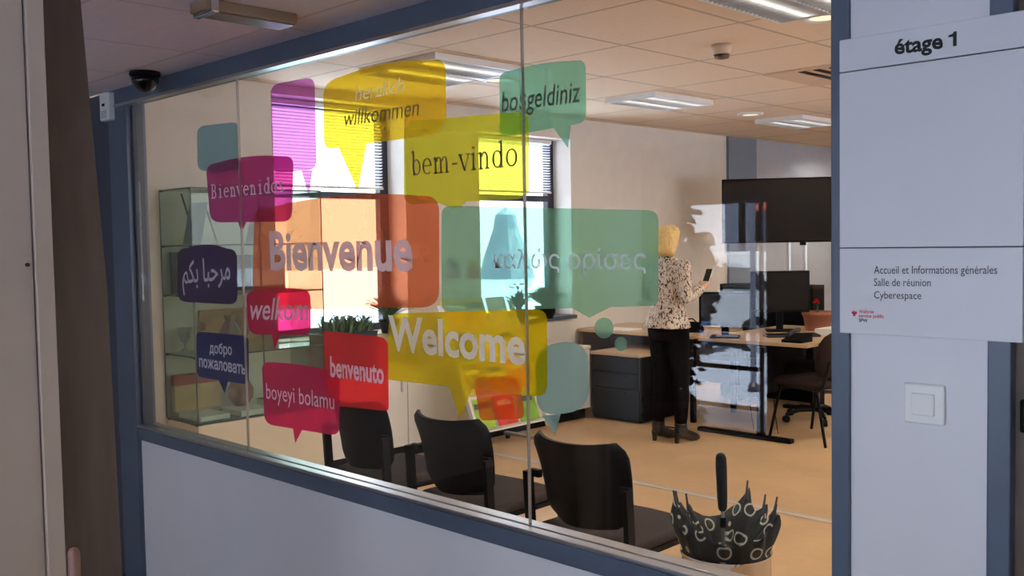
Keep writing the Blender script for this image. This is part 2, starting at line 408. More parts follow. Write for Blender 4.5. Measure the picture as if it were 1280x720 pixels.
# leaning dark board: its free edge slopes away from the column
YB = 1.14
b0, b1, b2 = at_y(100, 0, YB), at_y(134, 360, YB), at_y(153, 720, YB)
t0 = thing('leaning_board', 'dark brown board leaning behind the pale column at the edge', 'board', (KX - .1, 1.0, 0))
mb = MB(); prof = [(KX - .15, 0), (b2.x + .03, 0), (b2.x, b2.z), (b1.x, b1.z), (b0.x, CC - .01), (KX - .17, CC - .01)]
mb.prism(prof, 1, q1 + .004, YB); mb.build('panel', M['brown'], t0, mods=(BEV(.003),))
p = at_x(92, 684, KX + .10)
t1 = thing('bollard_post', 'slim pinkish round-topped post standing in front of the dark board', 'post', (p.x, p.y, 0))
mb = MB(); mb.lathe([(.024, 0), (.024, .02), (.0155, .03), (.015, p.z - .014), (.011, p.z - .004), (.004, p.z)], (p.x, p.y, 0), 16); mb.build('shaft', mat('pinkish_paint', (150, 110, 98), .5), t1, smooth=True)

# alarm sensor, dome camera, emergency lamp
p = at_y(136, 134, D - .05)
t1 = thing('motion_sensor', 'small white box sensor high on the blue-grey corner panel', 'sensor', (p.x, D - .03, p.z - .06))
mb = MB(); mb.box((p.x - .05, D - .03, p.z - .065), (p.x + .05, D - .075, p.z + .065), bev=.008); mb.build('housing', M['white'], t1)
mb = MB(); mb.box((p.x - .012, D - .075, p.z + .002), (p.x + .012, D - .079, p.z + .014)); mb.build('lens', M['black'], t1)
mb = MB()
for k in range(4): mb.box((p.x - .03, D - .075, p.z - .02 - .009 * k), (p.x + .03, D - .077, p.z - .024 - .009 * k))
mb.build('grille', M['wall_grey'], t1)
p = at_z(181, 90, CC)
t1 = thing('dome_camera', 'black dome security camera on the corridor ceiling at the corner', 'camera', (p.x, p.y, CC))
mb = MB(); mb.lathe([(.062, 0), (.064, -.012), (.06, -.02)], (p.x, p.y, CC), 24); mb.build('base_ring', M['black'], t1, smooth=True)
mb = MB(); mb.lathe([(.058, -.018), (.054, -.045), (.04, -.068), (.022, -.08), (.004, -.085)], (p.x, p.y, CC), 24); mb.build('dome', M['screen'], t1, smooth=True)
t1 = thing('emergency_lamp', 'long beige box lamp with metal end clip under the corridor ceiling', 'lamp', (-2.76, 1.62, CC))
mb = MB(); mb.box((-2.80, 1.46, CC - .034), (-2.70, 1.78, CC), bev=.005); mb.build('housing', mat('beige_housing', (150, 122, 100), .45), t1)
mb = MB(); mb.box((-2.795, 1.47, CC - .039), (-2.705, 1.77, CC - .034)); mb.build('diffuser', mat('smoky_diffuser', (122, 98, 86), .25), t1)
mb = MB(); mb.box((-2.815, 1.475, CC - .042), (-2.69, 1.50, CC), bev=.005); mb.build('clip', M['chrome'], t1)

# ------------------------------------------------------------------ floor sign and light switch
SY = D - .062
sg = thing('directory_sign', 'white floor directory board headed étage 1 on the post', 'sign', tuple(at_y(1160, 420, SY)))
def sp(x, y): return at_y(x, y, SY)
sx0, sx1 = sp(1049.5, 300).x, sp(1279, 300).x
zt, zl1, zl2, zb = sp(1052, 50.2).z, sp(1049, 91.4).z, sp(1049, 310.1).z, sp(1049, 415.8).z
for nm, za, zc in (('header_panel', zl1 + .0012, zt), ('blank_panel', zl2 + .0012, zl1 - .0012), ('directory_panel', zb, zl2 - .0012)):
    mb = MB(); mb.box((sx0, SY, za), (sx1, SY + .018, zc)); mb.build(nm, M['white_panel'], sg, mods=(BEV(.0012),))
mb = MB(); mb.box((sx0 + .004, SY + .010, zb + .004), (sx1 - .004, SY + .021, zt - .004)); mb.build('backing', M['dark_blue'], sg)
def sl(body, x0, y0, x1, y1, h, m='ink', bold=0.0, nm='lettering'):
    a = at_y(x0, y0, SY - .0006); b = at_y(x1, y1, SY - .0006); z = at_y(x0, y0 - h, SY - .0006).z - a.z
    return lettering(body, a, b, z, M[m], sg, nm, bold)
sl('étage', 1118, 67.8, 1178.5, 59.8, 18, bold=.03)
a = at_y(1185.5, 58.8, SY - .0006); b = at_y(1195.8, 57.6, SY - .0006); zz = at_y(1190, 39.8, SY - .0006).z - a.z; ww = b.x - a.x
MB().flat([(a.x + ww * u, SY - .0006, a.z + zz * v) for u, v in ((.55, 0), (1, 0), (1, 1), (.66, 1), (.5, .86), (0, .8), (0, .66), (.55, .66))]).build('lettering', M['ink'], sg)
sl('Accueil et Informations générales', 1092.5, 342, 1246.5, 342.3, 9.6)
sl('Salle de réunion', 1092.5, 357.3, 1163.5, 358, 9.4)
sl('Cyberespace', 1092.5, 373, 1151.5, 374, 9)
sl('Wallonie', 1073.5, 391.3, 1092.5, 391.8, 4.2, 'logo_red', .02)
sl('service public', 1073.5, 396.6, 1105, 397.6, 4.4, 'logo_red', .02)
sl('SPW', 1073.5, 402.2, 1084.5, 402.8, 4.2, bold=.03)
mb = MB()
c0 = at_y(1064.5, 395, SY - .0006); c1 = at_y(1071.5, 387, SY - .0006); ww = c1.x - c0.x; hh = c1.z - c0.z
mb.flat([(c0.x + ww * u, SY - .0006, c0.z + hh * v) for u, v in ((.2, 0), (.7, 0), (.62, .2), (1, .45), (.85, .8), (.7, .55), (.62, .95), (.5, .6), (.38, 1), (.3, .6), (.1, .85), (0, .4), (.3, .25))])
mb.build('logo', M['logo_red'], sg)
p0 = at_y(1134.5, 528, D - .04); p1 = at_y(1179.5, 481, D - .04); pc = (p0 + p1) / 2
t1 = thing('light_switch', 'square white rocker light switch below the directory sign', 'light switch', (pc.x, D - .04, pc.z))
mb = MB(); mb.box((pc.x - .041, D - .04, pc.z - .041), (pc.x + .041, D - .05, pc.z + .041), bev=.004); mb.build('frame', M['white'], t1)
mb = MB(); mb.box((pc.x - .0225, D - .049, pc.z - .0225), (pc.x + .0225, D - .056, pc.z + .0225), bev=.002, rot=Matrix.Rotation(math.radians(3), 3, 'X')); mb.build('rocker', M['white'], t1)

# ------------------------------------------------------------------ office windows and what stands outside
def office_window(n, o, tz0, tz1, fx=-6.25):
    y0, y1, z0, z1 = o
    fr = MB()
    for a, b in (((y0, z0), (y0 + .07, z1)), ((y1 - .085, z0), (y1, z1)), ((y0 + .07, z0), (y1 - .085, z0 + .06)), ((y0 + .07, z1 - .05), (y1 - .085, z1)), ((y0 + .07, tz0), (y1 - .085, tz1))):
        fr.box((fx - .06, a[0], a[1]), (fx, b[0], b[1]))
    f = struct('window_%d' % n, fr, M['frame_navy'])
    for za, zb2 in ((z0 + .06, tz0), (tz1, z1 - .05)):
        p = MB(); p.box((fx - .035, y0 + .07, za), (fx - .029, y1 - .085, zb2)); p.build('pane', M['out_glass'], f)
    s = MB(); s.box((fx, y0 + .002, z0 - .03), (WX + .06, y1 - .002, z0 + .005), bev=.004); s.build('window_sill', M['dark_blue'] if n == 5 else M['cream'], f)
office_window(4, W1, 1.945, 1.995)
office_window(5, W2, 1.955, 2.010)
M['slat'] = film_mat('white_blind_slat', (255, 255, 255), (236, 238, 244), .85)
def blind(o, z0, z1, label):
    y0, y1 = o[0] + .02, o[1] - .09
    b = thing('venetian_blind', label, 'blind', (-6.2, (y0 + y1) / 2, z0))
    mb = MB(); z = z0 + .02
    while z < z1 - .04:
        c, s_ = math.cos(.5) * .0115, math.sin(.5) * .0115
        mb.rings([[Vector((-6.205 - c, y, z - s_)), Vector((-6.205, y, z + .0015)), Vector((-6.205 + c, y, z + s_))] for y in (y0, y1)], cap=False, closed=False)
        z += .024
    mb.build('slats', M['slat'], b)
    mb = MB(); mb.box((-6.225, y0, z1 - .035), (-6.185, y1, z1)); mb.build('headrail', M['white'], b)
    mb = MB(); mb.box((-6.218, y0, z0), (-6.192, y1, z0 + .014)); mb.build('bottom_rail', M['white'], b)
blind(W1, 2.02, 2.655, 'white venetian blind over the upper pane of the window behind the magenta stickers')
blind(W2, 2.03, 2.525, 'white venetian blind over the upper pane of the window nearer the woman')

# outside: ground, a pale house with a slate spire, shrubs
mb = MB(); mb.box((-60, -60, -.35), (60, 60, -.3)); struct('ground', mb, M['paving'])
t1 = thing('spire_tower', 'grey slate spire of a tower seen through the office window', 'tower', (-16.5, 17.2, -.3))
c = at_x(633, 335, -16.5); tp = at_x(635, 267, -16.5); wl = abs(at_x(607, 350, -16.5).y - at_x(658, 350, -16.5).y) / 2; zb_ = at_x(633, 348, -16.5).z
mb = MB(); mb.lathe([(wl, zb_), (wl * .78, zb_ + (tp.z - zb_) * .35), (wl * .45, zb_ + (tp.z - zb_) * .75), (wl * .36, tp.z - .03), (.01, tp.z + .15)], (-16.5, c.y, 0), 10); mb.build('spire', M['slate'], t1)
mb = MB(); mb.lathe([(wl * .9, -.3), (wl * .9, zb_ + .02)], (-16.5, c.y, 0), 10); mb.build('shaft', M['render_pale'], t1)

# ------------------------------------------------------------------ ceiling fittings
LUMS = [(-2.57, -2.03, 3.80, 4.59), (-5.17, -4.42, 3.86, 4.62), (-5.0, -4.5, 6.16, 6.96), (-5.0, -4.5, 8.45, 9.25)]
LUM_FILL = [(-2.2, -1.66, 2.35, 3.15), (-2.6, -2.06, 6.9, 7.7), (-2.6, -2.06, 9.6, 10.4), (-.4, .14, 3.8, 4.6), (-.4, .14, 6.2, 7.0), (-.4, .14, 9.2, 10.0), (1.8, 2.34, 4.6, 5.4), (1.8, 2.34, 7.6, 8.4), (-5.0, -4.5, 11.2, 12.0)]  # unseen extra lights, added to brighten the office
LLAB = ['louvred ceiling light cut by the top edge beside the sign post', 'louvred ceiling light above the gold and lime stickers', 'louvred ceiling light past the teal sticker, above the desks', 'small far louvred ceiling light above the black television']
def luminaire(x0, x1, y0, y1, label, tm):
    t = thing('ceiling_light', label, 'ceiling light', ((x0 + x1) / 2, (y0 + y1) / 2, CEIL), group='louvred ceiling lights')
    mb = MB()
    for a, b in (((x0, y0), (x1, y0 + .015)), ((x0, y1 - .015), (x1, y1)), ((x0, y0 + .015), (x0 + .015, y1 - .015)), ((x1 - .015, y0 + .015), (x1, y1 - .015))):
        mb.box((a[0], a[1], CEIL - .04), (b[0], b[1], CEIL))
    mb.build('frame', M['white'], t)
    for k in range(2):
        xc = x0 + (x1 - x0) * (.28 + .44 * k)
        mb = MB(); mb.tube([(xc, y0 + .04, CEIL - .018), (xc, y1 - .04, CEIL - .018)], .013, 8); mb.build('tube', tm, t)
    mb = MB(); n = 20
    for k in range(1, n):
        y = y0 + (y1 - y0) * k / n; mb.box((x0 + .015, y - .0015, CEIL - .04), (x1 - .015, y + .0015, CEIL - .004))
    xm = (x0 + x1) / 2; mb.box((xm - .02, y0 + .015, CEIL - .041), (xm + .02, y1 - .015, CEIL - .002))
    mb.box((x0 + .015, y0 + .015, CEIL - .003), (x1 - .015, y1 - .015, CEIL - .0005))
    mb.build('louvre', mat('silver_louvre', (225, 225, 225), .25, metal=.7) if 'louvre' not in M else M['louvre'], t)
M['louvre'] = mat('silver_louvre', (226, 226, 228), .3, metal=.5)
for l, lab in zip(LUMS, LLAB): luminaire(*l, lab, M['tube_dim'])
for l in LUM_FILL: luminaire(*l, 'unseen louvred ceiling light added to brighten the office', M['tube'])
def downlight(x, y, label):
    t = thing('downlight', label, 'downlight', (x, y, CEIL), group='round downlights')
    mb = MB(); mb.rings([[Vector((x + r * math.cos(a), y + r * math.sin(a), CEIL + z)) for a in [2 * math.pi * k / 28 for k in range(28)]] for r, z in ((.075, -.001), (.08, -.016), (.115, -.014), (.12, 0))], cap=False); mb.build('trim_ring', M['white'], t, smooth=True)
    mb = MB(); mb.lathe([(.078, -.008), (.05, -.004)], (x, y, CEIL), 24); mb.build('lens', M['warm_ring'], t)
for px, py, lab in ((1030, 20, 'round downlight beside the sign post under the big louvred light'), (938, 142, 'small round downlight above the black television'), (622, 99, 'round downlight beside the top of the teal boşgeldiniz sticker')):
    p = at_z(px, py, CEIL); downlight(p.x, p.y, lab)
p = at_z(902, 56, CEIL)
t1 = thing('smoke_detector', 'white cylinder smoke detector on the office ceiling', 'smoke detector', (p.x, p.y, CEIL))
mb = MB(); mb.lathe([(.058, 0), (.058, -.02), (.052, -.05), (.046, -.058)], (p.x, p.y, CEIL), 24); mb.build('body', mat('cream_plastic', (206, 186, 160), .5), t1, smooth=True)
mb = MB(); mb.lathe([(.046, -.058), (.042, -.078), (.02, -.084)], (p.x, p.y, CEIL), 24); mb.build('sensor_head', mat('brown_plastic', (92, 70, 52), .5), t1, smooth=True)
t1 = thing('air_vent', 'slotted ceiling air grille near the sign post', 'air vent', (-3.3, 6.5, CEIL))
x0, x1, y0, y1 = -3.56, -3.0, 6.12, 6.9
mb = MB(); mb.box((x0, y0, CEIL - .012), (x1, y1, CEIL - .001)); mb.build('plate', mat('tan_plate', (214, 186, 156), .7), t1)
for k in range(3):
    xa = x0 + .24 + .11 * k
    mb = MB(); mb.box((xa, y0 + .06, CEIL - .016), (xa + .05, y1 - .08, CEIL - .0125)); mb.build('slot', M['black'], t1)

# ------------------------------------------------------------------ serif letters drawn stroke by stroke
def serif_text(body, pl, pr, hgt, m, parent, stem=.10, slab=.05, mono=False):
    """lettering with serifs; unit x-height .62, ascender 1.0"""
    X = .66; S, T = stem, slab
    def rect(x0, z0, x1, z1): return [(x0, z0), (x1, z0), (x1, z1), (x0, z1)]
    def arc(cx, cz, rx, rz, a0, a1, thin=None, n=18):
        thin = thin or slab; out = []; inn = []
        for k in range(n + 1):
            a = math.radians(a0 + (a1 - a0) * k / n); tk = thin + (S - thin) * abs(math.cos(a))
            out.append((cx + rx * math.cos(a), cz + rz * math.sin(a))); inn.append((cx + (rx - tk) * math.cos(a), cz + (rz - (thin + (S - thin) * abs(math.cos(a)) * .4)) * math.sin(a)))
        return out + inn[::-1]
    def stemp(x, z0, z1, foot=True, head='flag'):
        r = [rect(x, z0, x + S, z1)]
        if foot: r.append(rect(x - S * .7, z0, x + S * 1.7, z0 + T))
        if head == 'flag': r.append([(x - S * .8, z1 - T * 1.6), (x, z1 - T * 1.9), (x, z1), (x - S * .8, z1 - T)])
        if head == 'slab': r.append(rect(x - S * .7, z1 - T, x + S * 1.7, z1))
        return r
    q = S
    G = {
        'B': (stemp(q * .7, 0, .95, True, 'slab') + [arc(.32, .70, .22, .25, -90, 90), arc(.32, .25, .26, .26, -90, 90), rect(q, .46, .34, .46 + T), rect(q, .95 - T, .34, .95), rect(q, 0, .34, T)], .66),
        'b': (stemp(q * .8, 0, 1, False) + [arc(.30, X / 2, .25, X / 2, 0, 360)], .62),
        'd': (stemp(.42, 0, 1, True) + [arc(.27, X / 2, .25, X / 2, 0, 360)], .66),
        'o': ([arc(.28, X / 2, .28, X / 2, 0, 360)], .60),
        'e': ([arc(.27, X / 2, .27, X / 2, 0, 312), rect(.05, X * .5, .52, X * .5 + T)], .58),
        'i': (stemp(q * .9, 0, X) + [arc(q * 1.4, .88, .075, .075, 0, 360, .07)], .34),
        'n': (stemp(q * .9, 0, X) + stemp(.42, 0, X * .62, True, None) + [arc(.335, X * .60, .185, X * .40, 0, 160)], .68),
        'm': (stemp(q * .9, 0, X) + stemp(.40, 0, X * .62, True, None) + stemp(.72, 0, X * .62, True, None) + [arc(.325, X * .60, .175, X * .40, 0, 160), arc(.645, X * .60, .175, X * .40, 0, 160)], .98),
        'v': ([[(.0, X), (S * 1.2, X), (.33, .0), (.25, 0)], [(.50, X), (.55, X), (.33, 0), (.28, .08)], rect(-.03, X - T, .20, X), rect(.40, X - T, .60, X)], .60),
        's': ([arc(.24, X * .74, .18, X * .27, 20, 270), arc(.24, X * .26, .19, X * .27, -160, 90)], .50),
        '-': ([rect(.04, X * .42, .34, X * .42 + T * 1.4)], .40),
    }
    x = 0; polys = []
    for c in body:
        g, wd = G[c]
        off = (.62 - wd) / 2 if mono else 0
        k = min(1, .62 / wd) if mono and wd > .62 else 1
        if k < 1: off = 0
        polys += [[(x + off + px_ * k, pz) for px_, pz in pg] for pg in g]
        x += .64 if mono else wd + .03
    mx_ = max(p[0] for g in polys for p in g); mn_ = min(p[0] for g in polys for p in g)
    mb = MB()
    for i, g in enumerate(polys):
        P = []
        for a, b in g:
            t = (a - mn_) / (mx_ - mn_); p = pl.lerp(pr, t); P.append(Vector((p.x, p.y - .00001 * i, p.z + b * hgt)))
        mb.flat(P)
    return mb.build('lettering', m, parent)

# ------------------------------------------------------------------ vinyl speech bubbles on the office side of the glass
def rounded(cs, rad, tails=(), bulge=()):
    """outline in photo pixels: corners clockwise from top left, corner radii, tails (edge, t0, t1, tip), bulges (edge, amount)"""
    pts = []; n = len(cs); V = [Vector(c) for c in cs]; bul = dict(bulge)
    rr = rad if isinstance(rad, (list, tuple)) else [rad] * n
    for i in range(n):
        a, p, b = V[i - 1], V[i], V[(i + 1) % n]
        e0 = p + (a - p).normalized() * min(rr[i], (a - p).length * .48); e1 = p + (b - p).normalized() * min(rr[i], (b - p).length * .48)
        for k in range(7):
            t = k / 6; pts.append(e0 * (1 - t) ** 2 + p * 2 * t * (1 - t) + e1 * t * t)
        nx = b + (p - b).normalized() * min(rr[(i + 1) % n], (p - b).length * .48)
        nrm = Vector(((b - p).y, -(b - p).x)).normalized()
        if i in bul:
            for k in range(1, 8):
                t = k / 8; pts.append(e1.lerp(nx, t) + nrm * bul[i] * 4 * t * (1 - t))
        for (e, t0, t1, tip) in tails:
            if e == i: pts += [p.lerp(b, t0), Vector(tip), p.lerp(b, t1)]
    return pts
STK = [0]
def sticker(cs, rad, tint, body, amount, label, tails=(), bulge=(), texts=(), dots=()):
    Y = D + .0046 + .0005 * STK[0]; STK[0] += 1
    pts = [at_y(p.x, p.y, Y) for p in rounded(cs, rad, tails, bulge)]
    base = at_y(sum(c[0] for c in cs) / len(cs), max(c[1] for c in cs), Y)
    t = thing('speech_bubble_sticker', label, 'window sticker', tuple(base), group='speech bubble stickers on the glass')
    m = film_mat('vinyl_%d' % STK[0], tint, body, amount)
    MB().flat(pts).build('bubble', m, t)
    for cx, cy, rx, ry in dots:
        MB().flat([at_y(cx + rx * math.cos(2 * math.pi * k / 24), cy + ry * math.sin(2 * math.pi * k / 24), Y) for k in range(24)]).build('thought_dot', m, t)
    for (s, x0, y0, x1, y1, h, mm, bold, shear) in texts:
        a = at_y(x0, y0, D + .0042); b = at_y(x1, y1, D + .0042); zz = at_y(x0, y0 - h, D + .0042).z - a.z
        if bold == 'serif': serif_text(s, a, b, zz, M[mm], t)
        elif bold == 'slab': serif_text(s, a, b, zz, M[mm], t, .13, .085, True)
        else: lettering(s, a, b, zz, M[mm], t, 'lettering', bold, shear)
# order: nearest the glass first
sticker([(222, 310), (296, 311), (297, 381), (222, 377)], 12, (60, 30, 96), (38, 22, 66), .8, 'dark violet speech bubble sticker with white Arabic lettering', bulge=[(0, 5)],
        texts=[('\uFEE2\uFEDC\uFE91 \uFE8E\uFE92\uFEA3\uFEAE\uFEE3', 228, 354, 288, 349, 28, 'white_letter', .012, 0)])
sticker([(245, 414), (311, 420), (311, 481), (246, 471)], 8, (46, 56, 120), (36, 44, 96), .75, 'navy speech bubble sticker with two lines of Cyrillic lettering', tails=[(2, .4, .58, (281, 492))],
        texts=[('добро', 262, 441, 290, 443.5, 13, 'white_letter', .02, 0), ('пожаловать', 249, 458, 307, 468, 11, 'white_letter', .025, 0)])
sticker([(257, 205), (367, 194), (365, 277), (263, 278)], 13, (190, 60, 136), (160, 40, 112), .45, 'magenta speech bubble sticker reading Bienvenidos', tails=[(2, .56, .66, (302, 291))], bulge=[(0, 4)],
        texts=[('Bienvenidos', 264, 248.5, 355, 240, 19, 'white_letter', 'slab', 0)])
sticker([(307, 363), (388, 361), (389, 419), (311, 418)], 13, (225, 40, 100), (200, 34, 92), .5, 'crimson speech bubble sticker reading welkom', tails=[(2, .50, .63, (343, 438))], bulge=[(0, 2)],
        texts=[('welkom', 313, 399, 386, 400, 26, 'white_letter', .012, .25)])
sticker([(327, 451), (425, 465), (424, 545), (331, 530)], 12, (230, 50, 110), (208, 42, 98), .5, 'crimson speech bubble sticker reading boyeyi bolamu', tails=[(2, .50, .62, (369, 554))], bulge=[(0, 2)],
        texts=[('boyeyi bolamu', 333, 498, 418, 512, 19, 'frost', .0, 0)])
sticker([(404, 413), (485, 422), (486, 514), (408, 506)], [6, 12, 6, 12], (255, 60, 62), (240, 50, 54), .5, 'bright red speech bubble sticker reading benvenuto',
        texts=[('benvenuto', 413, 470, 480, 479.5, 25, 'frost', .028, 0)])
sticker([(318, 261), (549, 243), (549, 384), (315, 388)], [18, 22, 22, 10], (242, 156, 116), (208, 90, 44), .38, 'large orange speech bubble sticker reading Bienvenue', bulge=[(0, 8)],
        texts=[('Bienvenue', 338, 336, 516, 337, 47, 'frost', .03, 0)])
sticker([(487, 392), (684, 386), (684, 497), (480, 474)], [10, 16, 18, 10], (236, 214, 40), (222, 196, 24), .36, 'yellow speech bubble sticker reading Welcome', tails=[(2, .46, .6, (575, 524))],
        texts=[('Welcome', 486, 436, 657, 455, 42, 'frost', .03, 0)])
sticker([(552, 257), (823, 263), (823, 382), (552, 390)], [12, 14, 10, 12], (168, 224, 204), (120, 168, 142), .45, 'large pale teal speech bubble sticker with Greek lettering', tails=[(2, .22, .4, (737, 397))], dots=[(755, 410, 12, 13), (776, 430, 8, 9)],
        texts=[('καλώς ορίσες', 617, 335, 808, 337, 24, 'frost', .004, 0)])
sticker([(505, 152), (661, 139), (661, 248), (505, 256)], [14, 14, 14, 14], (232, 234, 84), (196, 198, 34), .38, 'lime speech bubble sticker reading bem-vindo', tails=[(2, .5, .72, (570, 262))],
        texts=[('bem-vindo', 514.5, 220, 647, 207.5, 31, 'grey_letter', 'serif', 0)])
sticker([(404, 100), (557, 72), (558, 166), (405, 187)], [22, 18, 22, 12], (246, 222, 60), (222, 172, 14), .40, 'gold speech bubble sticker reading herzlich willkommen', tails=[(2, .65, .88, (447, 238))], bulge=[(0, 6)],
        texts=[('herzlich', 444, 126, 505, 115, 18, 'frost', .0, .2), ('willkommen', 430.5, 158, 524, 144, 20, 'grey_letter', .0, .2)])
sticker([(624, 91), (732, 74), (733, 153), (625, 172)], [10, 12, 12, 10], (150, 214, 196), (112, 164, 138), .48, 'teal speech bubble sticker reading boşgeldiniz', tails=[(2, .18, .38, (710, 185))], bulge=[(0, 3)],
        texts=[('boşgeldiniz', 627, 140, 726, 127, 25, 'grey_letter', .006, .15)])
sticker([(338, 106), (393, 96), (396, 212), (341, 216)], 12, (226, 140, 220), (160, 64, 160), .42, 'tall purple speech bubble sticker left of the gold one', tails=[(2, .1, .35, (386, 246))])
sticker([(246, 158), (299, 152), (300, 213), (247, 214)], 11, (136, 178, 192), (116, 156, 170), .55, 'small blue-grey speech bubble sticker nearest the corner post', tails=[(2, .4, .62, (277, 227))])
sticker([(668, 432), (735, 424), (736, 514), (672, 520)], [30, 32, 30, 24], (156, 190, 194), (136, 172, 178), .55, 'round blue-grey speech bubble sticker beside the black pedestal', tails=[(2, .55, .9, (694, 545))])
sticker([(592, 472), (649, 469), (656, 523), (600, 526)], [10, 9, 8, 8], (244, 150, 92), (212, 90, 36), .45, 'small orange speech bubble sticker above the middle chair')

# ------------------------------------------------------------------ display case by the window wall
CX0, CX1, CY0, CY1 = -6.015, -5.60, 2.885, 3.83
SZ = (.495, .913, 1.291, 1.606, 1.960)
dc = thing('glass_display_case', 'glass display case with four levels in the corner by the post', 'display case', (-5.8, 3.35, 0))
mb = MB(); mb.box((CX0, CY0, 0), (CX1, CY1, SZ[0] - .012)); mb.build('base_cabinet', M['cream'], dc, mods=(BEV(.004),))
for z in SZ:
    mb = MB(); mb.box((CX0, CY0, z - .008), (CX1, CY1, z)); mb.build('shelf', M['case_glass'], dc)
    mb = MB()
    for a, b in (((CX0, CY0 - .0015), (CX1, CY0)), ((CX1, CY0), (CX1 + .0015, CY1))): mb.box((a[0], a[1], z - .009), (b[0], b[1], z + .001))
    mb.build('shelf_edge', M['edge_glass'], dc)
for nm, a, b in (('side_glass', (CX0, CY0 + .003), (CX1 - .003, CY0 + .008)), ('front_glass', (CX1 - .009, CY0 + .008), (CX1 - .004, CY1 - .008)), ('side_glass', (CX0, CY1 - .008), (CX1 - .003, CY1 - .003))):
    mb = MB(); mb.box((a[0], a[1], SZ[0]), (b[0], b[1], SZ[-1])); mb.build(nm, M['case_glass'], dc)
for x, y in ((CX1, CY0), (CX1, CY1), (CX0, CY0), (CX1, 3.36)):
    mb = MB(); mb.box((x - .003, y - .003, SZ[0]), (x + .003, y + .003, SZ[-1])); mb.build('glass_edge', M['edge_glass'], dc)
for z in SZ:
    for x, y in ((CX0 + .03, CY0 + .004), (CX1 - .02, CY0 + .004)):
        mb = MB(); mb.tube([(x, y, z - .014), (x, y, z - .004)], .011, 12); mb.build('shelf_clip', M['black'], dc)
def book(name, label, x0, x1, y0, y1, z0, z1, m, cat='book', group=None, rot=None, cover=None):
    t = thing(name, label, cat, ((x0 + x1) / 2, (y0 + y1) / 2, z0), group=group)
    mb = MB(); mb.box((x0 + .003, y0 + .003, z0 + .002), (x1 - .001, y1 - .003, z1 - .002), rot=rot); mb.build('pages', M['white_paper'], t)
    mb = MB()
    mb.box((x0, y0, z0), (x1, y1, z0 + .002), rot=rot, pivot=((x0 + x1) / 2, (y0 + y1) / 2, (z0 + z1) / 2)); mb.box((x0, y0, z1 - .002), (x1, y1, z1), rot=rot, pivot=((x0 + x1) / 2, (y0 + y1) / 2, (z0 + z1) / 2))
    mb.build('cover', cover or m, t)
    return t
z = SZ[0] + .001
book('book', 'white flat book lying at the front corner of the case\'s lowest shelf', -5.95, -5.66, 2.93, 3.14, z, z + .03, M['white_paper'])
book('book', 'white flat book lying behind the corner one on the lowest shelf', -5.88, -5.63, 3.2, 3.42, z, z + .035, M['white_paper'])
book('book', 'grey folder lying deep on the lowest case shelf', -5.95, -5.66, 3.5, 3.75, z, z + .05, M['slate'])
t1 = thing('pastry_box', 'cream and orange picture box standing on the lowest case shelf', 'box', (-5.97, 3.0, z))
zb1 = at_x(225, 505, -5.95).z; 
mb = MB(); mb.box((-6.0, 2.915, z + .031), (-5.955, 3.24, z + .2), bev=.003); mb.build('carton', mat('cream_card', (216, 178, 128), .7, noise=.15, scale=14), t1)
mb = MB(); mb.box((-6.003, 2.912, z + .2), (-5.952, 3.243, z + .27), bev=.003); mb.build('lid', mat('orange_card', (176, 62, 30), .7, noise=.15), t1)
t1 = thing('carved_bowl', 'brown rounded basket bowl on the lowest case shelf', 'bowl', (-5.82, 3.3, z))
mb = MB(); mb.lathe([(.04, .036), (.08, .09), (.085, .15), (.06, .2), (.05, .2), (.07, .15), (.03, .06)], (-5.84, 3.32, z), 20); mb.build('body', mat('brown_wicker', (122, 70, 42), .8, noise=.35, scale=30, bump=.4), t1, smooth=True)
z = SZ[1] + .001
t1 = thing('trophy_cup', 'small silver trophy cup on the second case shelf', 'trophy', (-5.9, 2.97, z))
mb = MB(); mb.lathe([(.03, 0), (.03, .015), (.01, .03), (.008, .06), (.03, .08), (.042, .13), (.045, .16), (.04, .16), (.03, .1)], (-5.9, 2.97, z), 20); mb.build('cup', M['alu'], t1, smooth=True)
for sgn in (-1, 1):
    mb = MB(); mb.tube([(-5.9 + sgn * .035, 2.97, z + .10), (-5.9 + sgn * .065, 2.97, z + .11), (-5.9 + sgn * .07, 2.97, z + .135), (-5.9 + sgn * .045, 2.97, z + .15)], .005, 8); mb.build('handle', M['alu'], t1)
t1 = thing('figurine', 'pale seated figurine with dark head beside the trophy cup', 'figurine', (-5.78, 3.0, z))
mb = MB(); mb.loft([(z, -5.77, 3.02, .05, .04), (z + .04, -5.77, 3.02, .052, .042), (z + .09, -5.77, 3.02, .035, .03), (z + .13, -5.77, 3.02, .03, .025), (z + .145, -5.77, 3.02, .012, .012)], 16); mb.build('body', mat('pale_ceramic', (196, 194, 186), .4), t1, smooth=True)
mb = MB(); mb.ball((-5.77, 3.02, z + .17), (.024, .026, .03)); mb.build('head', mat('dark_wood_head', (74, 52, 38), .6), t1, smooth=True)
t1 = thing('carved_mask', 'tan carved wooden panel at the back of the second case shelf', 'carving', (-5.98, 3.35, z))
mb = MB(); mb.box((-6.01, 3.12, z), (-5.985, 3.7, z + .26), bev=.005); mb.build('board', mat('tan_carving', (164, 126, 84), .7, noise=.35, scale=12, bump=.5), t1)
mb = MB(); mb.ball((-5.98, 3.4, z + .14), (.03, .09, .11)); mb.build('relief', mat('brown_relief', (120, 84, 52), .7, noise=.3, scale=16, bump=.4), t1, smooth=True)
z = SZ[1] + .001
t1 = thing('dark_vase', 'dark brown glazed vase behind the figurine on the second case shelf', 'vase', (-5.72, 3.18, z))
mb = MB(); mb.lathe([(.045, 0), (.07, .07), (.065, .14), (.03, .2), (.04, .24), (.034, .24), (.02, .2)], (-5.74, 3.2, z), 20); mb.build('body', mat('brown_glaze', (70, 46, 32), .3, noise=.2), t1, smooth=True)
z = SZ[2] + .001
